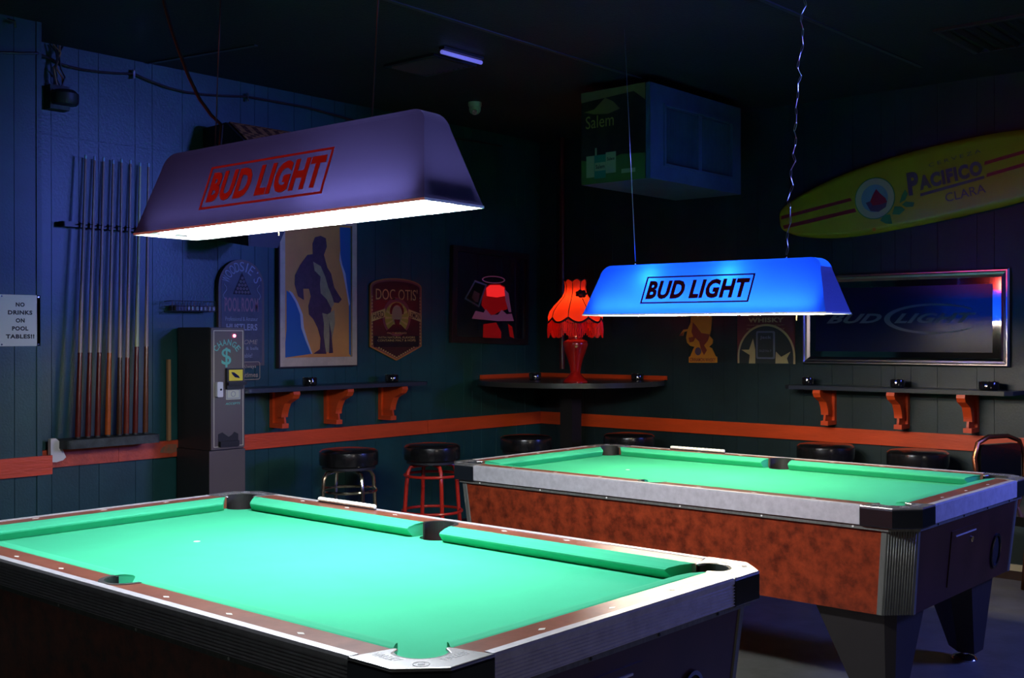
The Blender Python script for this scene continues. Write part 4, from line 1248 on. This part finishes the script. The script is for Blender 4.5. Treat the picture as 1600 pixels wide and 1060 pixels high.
# ------------------------------------------------------------------ stools
def stool(label, px, py, D, ftype, group='bar stools'):
    c = atD(px, py, D)
    T = thing('bar_stool', label, 'bar stool', (c.x, c.y, 0), group)
    mm = M['redpaint'] if ftype == 'red' else M['goldchrome']
    zt = .750
    R = .178
    mb = MB()
    mb.lathe([(R*.90, zt-.105), (R*.985, zt-.095), (R, zt-.07), (R, zt-.035), (R*.985, zt-.018), (R*.90, zt-.006), (R*.6, zt), (.001, zt+.002)], M['vinyl'], n=40)
    st = mb.build('seat', T)
    mb = MB(); mb.lathe([(.14, zt-.125), (.16, zt-.12), (.16, zt-.106)], M['blackmetal'], n=32); mb.build('seat_plate', T)
    for k in range(4):
        a = PI/4+k*PI/2+(.35 if ftype == 'red' else .55)
        c_, s_ = math.cos(a), math.sin(a)
        if ftype == 'red':
            prof = [(.03, zt-.13), (.10, zt-.132), (.14, zt-.14), (.158, zt-.17), (.168, zt-.25), (.205, .0)]
        else:
            prof = [(.03, zt-.13), (.10, zt-.13), (.145, zt-.142), (.165, zt-.175), (.172, zt-.24), (.195, .0)]
        mb = MB(); mb.tube([(r_*c_, r_*s_, z) for r_, z in prof], .0125, mm, 10); lg = mb.build('leg', T)
        mb = MB(); mb.cyl((prof[-1][0]*c_, prof[-1][0]*s_), .017, 0, .025, M['blackrub'], 12); mb.build('rubber_foot', lg)
    rings = ((.172, .555), (.187, .33)) if ftype == 'red' else ((.168, .50), (.182, .25))
    for r_, z in rings:
        mb = MB(); mb.tube([(r_*math.cos(t), r_*math.sin(t), z) for t in [2*PI*k/40 for k in range(40)]], .009, mm, 8, closed=True); mb.build('foot_ring', T)
    return T
stool('black-topped bar stool with chrome legs by the left wall', 545, 700, 6.85, 'chrome')
stool('black-topped bar stool with red legs by the left wall', 675, 696, 7.15, 'red')
stool('dark bar stool in front of the corner post, left of it', 822, 684, 7.75, 'chrome')
stool('dark bar stool behind the right table, just right of the corner post', 983, 682, 7.9, 'chrome')
stool('black bar stool top behind the right table, left of the pair by the right wall', 1290, 696, 7.15, 'chrome')
stool('black bar stool top behind the right table, nearer the chair', 1434, 708, 6.75, 'chrome')

# chair at the right edge
q = onZ(1578, 940, 0)
T = thing('side_chair', 'brown metal framed chair with black back at the right edge by the wall', 'chair', Matrix.Translation((q.x+.05, q.y-.12, 0)) @ Matrix.Rotation(math.radians(-20), 4, 'Z'))
mb = MB(); mb.prism(rrect(-.20, -.20, .20, .20, .04), .43, .48, M['vinyl']); mb.build('seat', T)
mb = MB(); mb.tube([(-.10, .20, .47), (-.19, .215, .60), (-.205, .23, .76), (-.17, .235, .84), (-.08, .24, .87), (.08, .24, .87), (.17, .235, .84), (.205, .23, .76), (.19, .215, .60), (.10, .20, .47)], .013, M['copper'], 10)
mb.build('back_frame', T)
mb = MB(); mb.X = frameM((0, .235, 0), (-1, 0, 0), (0, 0, 1)); mb.prism(rrect(-.165, .56, .165, .83, .04), -.018, .018, M['vinyl']); mb.build('backrest', T)
for sx in (-1, 1):
    for sy in (-1, 1):
        mb = MB(); mb.tube([(sx*.17, sy*.17, .44), (sx*.205, sy*.235, .005)], .013, M['copper'], 10); mb.build('leg', T)

# ------------------------------------------------------------------ right wall things
# surfboard
mb = MB()
tipL = onX(1217.5, 340, XR-.05); q2 = onX(1600, 250.6, XR-.05)
ax = (Vector((0, q2.y-tipL.y, q2.z-tipL.z))).normalized()
T = thing('surfboard', 'yellow surfboard with red stripes reading PACIFICO CLARA on the right wall', 'surfboard', frameM(tipL, ax, (Vector((-1, 0, 0)).cross(ax))))
SM = 1.03
TOPP = [(0, -.022), (.010, .022), (.03, .048), (.094, .082), (.168, .109), (.403, .165), (.678, .200), (SM, .212)]
BOTP = [(0, -.022), (.004, -.060), (.022, -.094), (.13, -.156), (.347, -.212), (.562, -.237), (.872, -.247), (SM, -.248)]
def smooth_at(P_, x):
    x = min(x, 2*SM-x)
    for i in range(len(P_)-1):
        if x <= P_[i+1][0]+1e-9:
            x0_, y0_ = P_[i]; x1_, y1_ = P_[i+1]; h_ = x1_-x0_; t = (x-x0_)/h_
            sl = lambda k: 0 if k >= len(P_)-1 else (P_[k+1][1]-P_[max(k-1, 0)][1])/(P_[k+1][0]-P_[max(k-1, 0)][0])
            m0, m1 = sl(i)*h_, sl(i+1)*h_
            return (2*t**3-3*t*t+1)*y0_+(t**3-2*t*t+t)*m0+(-2*t**3+3*t*t)*y1_+(t**3-t*t)*m1
    return P_[-1][1]
ns = 56; loops = []
for i in range(ns+1):
    t_ = (.5-.5*math.cos(PI*i/ns))*2*SM
    a_, b_ = smooth_at(TOPP, t_), smooth_at(BOTP, t_); cyb = (a_+b_)/2; h = max(.002, (a_-b_)/2); th = .028*min(1, h/.1)
    loops.append([(t_, cyb-h, 0), (t_, cyb-h*.97, th*.7), (t_, cyb-h*.8, th), (t_, cyb, th*1.08), (t_, cyb+h*.8, th), (t_, cyb+h*.97, th*.7), (t_, cyb+h, 0), (t_, cyb+h*.9, -th*.5), (t_, cyb, -th*.7), (t_, cyb-h*.9, -th*.5)])
mb.loft(loops, M['surf'], cap=True, smooth=True)
for i in range(len(mb.f)): pass
mb.build('board', T, sharp=60)
Tm = T.matrix_world.copy(); Ti = Tm.inverted()
bpy.context.view_layer.update(); Ti = T.matrix_world.inverted()
def su(x, y):       # zoom pixel on the surfboard -> local
    q = Ti @ onX(1200+x/4, 180+y/4, XR-.085); return (q.x, q.y)
zf = .0315
mb = MB()
for q in (((82, 630), (512, 517), (522, 535), (80, 652)), ((92, 690), (540, 582), (550, 604), (98, 712)), ((1352, 290), (1760, 170), (1760, 194), (1350, 312)), ((1366, 365), (1760, 250), (1760, 274), (1364, 387))):
    pl_ = [su(*t) for t in q]
    if area2(pl_) < 0: pl_ = pl_[::-1]
    mb = MB(); mb.prism(pl_, .012, zf-.0005, M['surfred']); mb.build('stripe', T)
mb = MB()
def blk(t, x0, y0, x1, y1, m, bold, shear=0, up=0):
    a_, b_ = su(x0, y0), su(x1, y1); mb.text(t, a_[0], a_[1]-up, b_[0], b_[1]+up, zf+.001, m, bold, shear)
def btext(t, lx0, ly0, lx1, h, m, bold):
    """text from baseline start (zoom px) to baseline end with cap height h in zoom px"""
    a_, b_ = Vector(su(lx0, ly0[0])), Vector(su(lx1, ly0[1]))
    hh = (Vector(su(lx0, ly0[0]-h))-a_).length; ang = math.atan2((b_-a_).y, (b_-a_).x); c_ = (a_+b_)/2; ln = (b_-a_).length
    n_ = Vector((-math.sin(ang), math.cos(ang)))*hh/2; c_ = c_+n_
    mb.text(t, c_.x-ln/2, c_.y-hh/2, c_.x+ln/2, c_.y+hh/2, zf+.001, m, bold, 0, 0, ang)
btext('P', 880, (505, 490), 950, 145, M['surfpur'], .05)
btext('ACIFICO', 950, (472, 372), 1345, 92, M['surfpur'], .06)
mb.build('lettering', T); mb = MB()
btext('CLARA', 1112, (545, 482), 1362, 55, M['surfpur'], .0)
mb.build('lettering', T); mb = MB()
btext('C E R V E Z A', 1005, (325, 232), 1330, 22, M['surfpur'], .0)
mb.build('lettering', T); mb = MB()
a_ = [su(*t) for t in ((950, 490), (1350, 378), (1350, 396), (952, 508))]; mb.prism(a_, zf-.001, zf+.001, M['surfpur'])
mb.build('underline', T)
mb = MB()
cE = su(665, 520); rE = abs(su(795, 520)[0]-cE[0])
el = lambda r_: arc(cE[0], cE[1], r_, 0, 360, 36)[:-1]
mb.prism(el(rE), zf-.002, zf+.0005, M['surfgreen']); mb.prism(el(rE*.96), zf, zf+.001, M['surfcream']); mb.prism(el(rE*.82), zf, zf+.0015, M['surfcream'])
mb.prism(el(rE*.66), zf, zf+.002, M['surfblue'])
mb.prism([su(*t) for t in ((610, 548), (690, 520), (745, 535), (735, 575), (690, 605), (640, 600))], zf, zf+.0026, M['navyp'] if 'navyp' in M else M['surfpur'])
mb.prism([su(*t) for t in ((638, 540), (655, 500), (675, 462), (700, 490), (735, 520), (742, 545), (700, 560), (655, 565))], zf, zf+.0032, M['surfred'])
for q in (((700, 660), (720, 625), (760, 620), (775, 680), (735, 678)), ((775, 620), (790, 570), (830, 570), (855, 590), (820, 622)), ((820, 550), (835, 500), (855, 465), (872, 490), (855, 530)), ((835, 560), (860, 540), (912, 545), (905, 572), (860, 575))):
    mb.prism([su(*t) for t in q], zf-.002, zf+.0008, M['surfgreen'])
c_ = su(660, 715); mb.prism(arc(c_[0], c_[1], .012, 0, 360, 12)[:-1], zf-.008, zf-.001, M['surforange'])
mb.build('emblem', T)

# BUD LIGHT mirror
q = onX(1415, 500, XR-.03)
y0, y1, z0_, z1_ = onX(1253, 500, XR-.03).y, onX(1577, 500, XR-.03).y, onX(1577, 574.5, XR-.03).z, onX(1577, 418.5, XR-.03).z
T = thing('bar_mirror', 'silver-framed dark mirror with etched BUD LIGHT logo on the right wall', 'mirror', SIGNR(Vector((XR-.004, (y0+y1)/2, (z0_+z1_)/2))))
hw, hh = (y0-y1)/2, (z1_-z0_)/2
def frame_prof(mb, hw, hh, wd, m):
    prof = [(0, .0), (0, .022), (.008, .036), (.016, .036), (.022, .026), (.034, .024), (wd, .012), (wd, .0)]
    loops = [[(sx*(hw-d), sy*(hh-d), z) for sx, sy in ((-1, -1), (1, -1), (1, 1), (-1, 1))] for d, z in prof]
    mb.loft(loops, m, cap=False)
mb = MB(); frame_prof(mb, hw, hh, .05, M['silver']); mb.build('frame', T)
mb = MB(); mb.prism(rect(-hw+.045, -hh+.045, hw-.045, hh-.045), 0, .010, M['mirror']); mb.build('mirror_glass', T)
mb = MB(); mb.prism(rect(-hw+.09, -hh+.085, hw-.10, hh-.09), .010, .011, M['navyglass'] if 'navyglass' in M else M['navy']); pn = mb.build('dark_centre', T)
mb = MB()
bpy.context.view_layer.update(); Ti2 = T.matrix_world.inverted()
def mu2(x, y):
    q = Ti2 @ onX(1230+x/4.324, 400+y/4.324, XR-.015); return (q.x, q.y)
a_, b_ = mu2(265, 458), mu2(640, 390); mb.text('BUD', a_[0], a_[1], b_[0], b_[1], .0116, M['etch'], .04, .45)
a_, b_ = mu2(722, 456), mu2(1282, 382); mb.text('LIGHT', a_[0], a_[1], b_[0], b_[1], .0116, M['etch'], .04, .45)
c_ = mu2(980, 425); rx, ry = abs(mu2(1325, 425)[0]-c_[0]), abs(mu2(980, 322)[1]-c_[1])
o_ = arc(c_[0], c_[1], rx, 40, 320, 48, ry); i_ = arc(c_[0]+.018, c_[1], rx-.02, 40, 320, 48, ry-.012)
mb.flat(o_+i_[::-1], .0116, M['etch'])
mb.build('lettering', pn)

# cut-out tin sign: tailed figure on a mound (plain shape)
M2 = lambda x, y: onX(1040+x/6.667, 480+y/6.667, XR-.01)
q0 = M2(390, 580)
T = thing('cutout_sign', 'amber cut-out sign on a mound shape reading CINNAMON WHISKY on the right wall', 'sign', SIGNR(Vector((XR-.003, q0.y, q0.z))))
u2 = lambda x, y: (q0.y-M2(x, y).y, M2(x, y).z-q0.z)
mb = MB()
mb.prism([u2(*t) for t in ((240, 580), (240, 520), (255, 515), (285, 440), (300, 415), (255, 405), (222, 370), (212, 320), (225, 250), (190, 260), (178, 300), (140, 300), (150, 285), (185, 235), (230, 230), (260, 160), (262, 60), (330, 20), (440, 30), (480, 110), (470, 240), (455, 300), (490, 340), (488, 380), (450, 415), (480, 430), (520, 515), (535, 520), (535, 580))], 0, .006, M['amber'])
mb.build('panel', T)
mb = MB()
mb.prism([u2(*t) for t in ((285, 160), (320, 200), (370, 270), (460, 285), (440, 350), (400, 400), (430, 450), (400, 500), (370, 440), (350, 360), (310, 320), (290, 360), (250, 370), (240, 320), (290, 310), (270, 260))], .006, .008, M['rust'])
mb.prism([u2(*t) for t in ((140, 300), (150, 285), (185, 262), (178, 300))], .006, .008, M['rust'])
mb.prism([u2(338+32*math.cos(t), 462+42*math.sin(t)) for t in [2*PI*k/16 for k in range(16)]], .006, .008, M['surfpur'])
mb.build('silhouette', T)
mb = MB(); a_, b_ = u2(255, 568), u2(522, 532); mb.text('CINNAMON WHISKY', a_[0], a_[1], b_[0], b_[1], .0085, M['rust'], .03); mb.build('lettering', T)

# arched whisky tin sign with stars
q0 = M2(1045, 590)
T = thing('tin_sign', 'maroon tin WHISKY sign with a cream arch and two stars on the right wall', 'sign', SIGNR(Vector((XR-.003, q0.y, q0.z))))
mb = MB(); x0_, x1_ = u2(745, 590)[0], u2(1345, 590)[0]; ztp = u2(1045, -130)[1]
q0s = q0
mb.prism(rect(x0_, 0, x1_, ztp), 0, .006, M['maroon'])
R_ = (x1_-x0_)/2
el = lambda g: arc(0, .0+R_*.22, R_-g, 0, 180, 30, (R_-g)*1.02)
mb.prism([(R_, 0)]+el(0)+[(-R_, 0)], .006, .007, M['sand'])
mb.prism([(R_-.014, 0)]+el(.014)+[(-R_+.014, 0)], .007, .0078, M['greygreen'])
star = lambda pts: mb.prism([u2(*t) for t in pts], .0078, .009, M['sand'])
star(((790, 445), (870, 445), (912, 330), (935, 440), (935, 588), (868, 588), (878, 500)))
star(((1145, 588), (1150, 465), (1205, 520), (1303, 465), (1265, 535), (1280, 588)))
mb.prism(rrect(*u2(945, 540), *u2(1140, 250), .012), .0078, .0095, M['etch'])
mb.prism(rrect(*u2(962, 522), *u2(1122, 268), .008), .0095, .0105, M['greygreen'])
mb.build('panel', T)
mb = MB()
a_, b_ = u2(860, 162), u2(1230, 108); mb.text('WHISKY', a_[0], a_[1], b_[0], b_[1], .007, M['sand'], .04)
a_, b_ = u2(845, 195), u2(1240, 182); mb.text('TENNESSEE SOUR MASH QUALITY', a_[0], a_[1], b_[0], b_[1], .007, M['sand'])
a_, b_ = u2(845, 236), u2(1240, 220); mb.text('OLD TIME DISTILLERY', a_[0], a_[1], b_[0], b_[1], .007, M['sand'])
mb.build('lettering', T); mb = MB()
a_, b_ = u2(985, 340), u2(1105, 300); mb.text('Jack', a_[0], a_[1], b_[0], b_[1], .0112, M['etch'], .03)
a_, b_ = u2(975, 468), u2(1105, 445); mb.text('OLD No 7', a_[0], a_[1], b_[0], b_[1], .0112, M['etch'], .02)
mb.build('lettering', T)

# hanging air cleaner with the Salem advert
BX0, BX1, BY0, BY1, BZ0, BZ1 = 5.53, 6.57, 3.76, 4.25, 2.345, 2.905
T = thing('air_cleaner', 'boxy ceiling air cleaner with louvres and a Salem cigarette advert on its side', 'air cleaner', (BX0, BY0, BZ0))
wx, wy, wz = BX1-BX0, BY1-BY0, BZ1-BZ0
mb = MB(); mb.box((0, 0, 0), (wx, wy, wz), M['acbox']); mb.build('housing', T)
mb = MB(); mb.X = frameM((0, 0, 0), (1, 0, 0), (0, 0, 1))
mb.ring(rect(0, 0, wx, wz), rect(.15, .10, wx-.12, wz-.12), 0, .012, M['acbox'])
mb.box((wx*.505, .10, 0), (wx*.545, wz-.12, .012), M['acbox'])
mb.ring(rect(.135, .085, wx-.105, wz-.105), rect(.15, .10, wx-.12, wz-.12), .012, .022, M['acbox'])
fr = mb.build('front_frame', T)
for x0_, x1_ in ((.16, wx*.50), (wx*.55, wx-.13)):
    mb = MB(); mb.X = frameM((0, 0, 0), (1, 0, 0), (0, 0, 1)); mb.prism(rect(x0_, .105, x1_, wz-.125), 0, .003, M['acdark'])
    k = 0
    x = x0_+.008
    while x < x1_-.004:
        mb.box((x, .11, .003), (x+.004, wz-.13, .012), M['acbox']); x += .0165
    mb.build('louvre_panel', fr)
mb = MB(); mb.X = frameM((0, wy, 0), (0, -1, 0), (0, 0, 1))
mb.prism(rect(.0, .0, wy-.02, wz), .0, .006, M['adblack'])
sx_ = lambda x, y: ((x-155)/485*(wy-.02), (905-10-(x-155)*.07-y)/ (755-(x-155)*.0) * wz*1.0)
mb.flat([(.0, .0), (wy-.02, .0), (wy-.02, .15), (.30, .16), (.14, .12), (0, .15)], .0066, M['adgreen'])
mb.flat([(.0, wz), (0, wz-.06), (wy-.1, wz-.04), (wy-.02, wz-.10), (wy-.02, wz)], .0066, M['adtan'])
mb.flat([(.02, wz-.12), (.10, wz-.11), (.18, wz-.05), (.24, wz-.08), (.29, wz-.13), (.2, wz-.15), (.1, wz-.14)], .0072, M['adtan'])
mb.flat(rect(.04, .04, .10, .17), .0072, M['adcream']); mb.flat(rect(.10, .03, .185, .17), .0078, M['adteal']); mb.flat(rect(.105, .075, .185, .125), .0084, M['adcream'])
mb.flat(rect(.185, .055, .26, .18), .0072, M['adcream']); mb.flat(rect(.105, .17, .118, .215), .0072, M['adcream']); mb.flat(rect(.30, .045, .40, .07), .0072, M['adcream'])
ad = mb.build('advert_panel', T)
mb = MB(); mb.X = frameM((0, wy, 0), (0, -1, 0), (0, 0, 1))
mb.text('Salem', .035, wz*.60, .245, wz*.735, .0078, M['adyellow'], .0)
mb.text('Salem', .112, .088, .178, .112, .0092, M['ink'], .02); mb.text('Salem', .195, .13, .250, .150, .0080, M['ink'], .02)
mb.build('lettering', ad)
for x in (.12, wx-.12):
    for y in (.08, wy-.08):
        mb = MB(); mb.cyl((x, y), .008, wz, ZC-BZ0-.001, M['blackmetal'], 8); mb.build('hanger_rod', T)

# dome camera
q = onZ(742, 160, ZC)
T = thing('dome_camera', 'off-white dome security camera under the ceiling', 'security camera', (q.x, q.y, ZC-.001))
D_ = (q-CAMP).dot(_f); s_ = D_/FOC
mb = MB(); mb.lathe([(.001, 0), (10.5*s_, 0), (10.5*s_, -.02), (9.8*s_, -.028)], M['camwhite'], n=28); mb.build('base', T)
mb = MB(); R_ = 9.2*s_
mb.lathe([(R_, -.028)]+[(R_*math.cos(math.radians(a)), -.045-R_*math.sin(math.radians(a))*.95) for a in range(0, 90, 12)]+[(.001, -.045-R_*.95)], M['camwhite'], n=28); sh = mb.build('dome', T)
mb = MB(); dv = Vector((-_f.x, -_f.y, -.55)).normalized(); mb.X = frameM(Vector((0, 0, -.052))+dv*(R_*.93), (-dv.y, dv.x, 0), dv.cross(Vector((-dv.y, dv.x, 0)).normalized()))
mb.prism(arc(0, 0, R_*.45, 0, 360, 20)[:-1], -.02, .006, M['lens']); mb.build('lens', T)

# metal ceiling bar, its blue reflection put in as emission; ceiling vents
a, b = onZ(690, 81, ZC-.03), onZ(752, 98, ZC-.03)
T = thing('glowing_ceiling_bar', 'thin metal ceiling bar with its violet-blue reflection put in as a glow', 'ceiling bar', (0, 0, 0))
mb = MB(); mb.tube([a, b], .011, M['violet'], 10); mb.build('glow_tube', T)
mb = MB(); d = (b-a).normalized(); s_ = Vector((-d.y, d.x, 0))*.02
mb.prism([((a+s_).x, (a+s_).y), ((b+s_).x, (b+s_).y), ((b-s_).x, (b-s_).y), ((a-s_).x, (a-s_).y)], ZC-.016, ZC-.001, M['blackmetal']); mb.build('housing', T)
def vent(label, c, w_, d_, ang, nsl):
    T = thing('ceiling_vent', label, 'vent', Matrix.Translation((c.x, c.y, ZC)) @ Matrix.Rotation(ang, 4, 'Z'))
    mb = MB(); mb.ring(rect(-w_, -d_, w_, d_), rect(-w_+.03, -d_+.03, w_-.03, d_-.03), -.015, -.001, M['ventm']); mb.build('frame', T)
    mb = MB()
    for k in range(nsl):
        y = -d_+.04+(2*d_-.08)*k/(nsl-1)
        mb.add([(-w_+.03, y-.012, -.004), (w_-.03, y-.012, -.004), (w_-.03, y+.006, -.022), (-w_+.03, y+.006, -.022), (-w_+.03, y-.010, -.002), (w_-.03, y-.010, -.002), (w_-.03, y+.008, -.020), (-w_+.03, y+.008, -.020)],
               [(0, 1, 2, 3), (7, 6, 5, 4), (3, 2, 6, 7), (0, 4, 5, 1)], M['ventm'])
    mb.build('slats', T)
M['ventm'] = mat('grey_vent_metal', (.05, .05, .07), .35, .6)
vent('slatted ceiling vent at the top right, catching blue light', onZ(1585, 48, ZC), .30, .30, 0, 9)
vent('dim slatted ceiling vent beside the violet strip', onZ(672, 100, ZC), .17, .2, 0, 9)
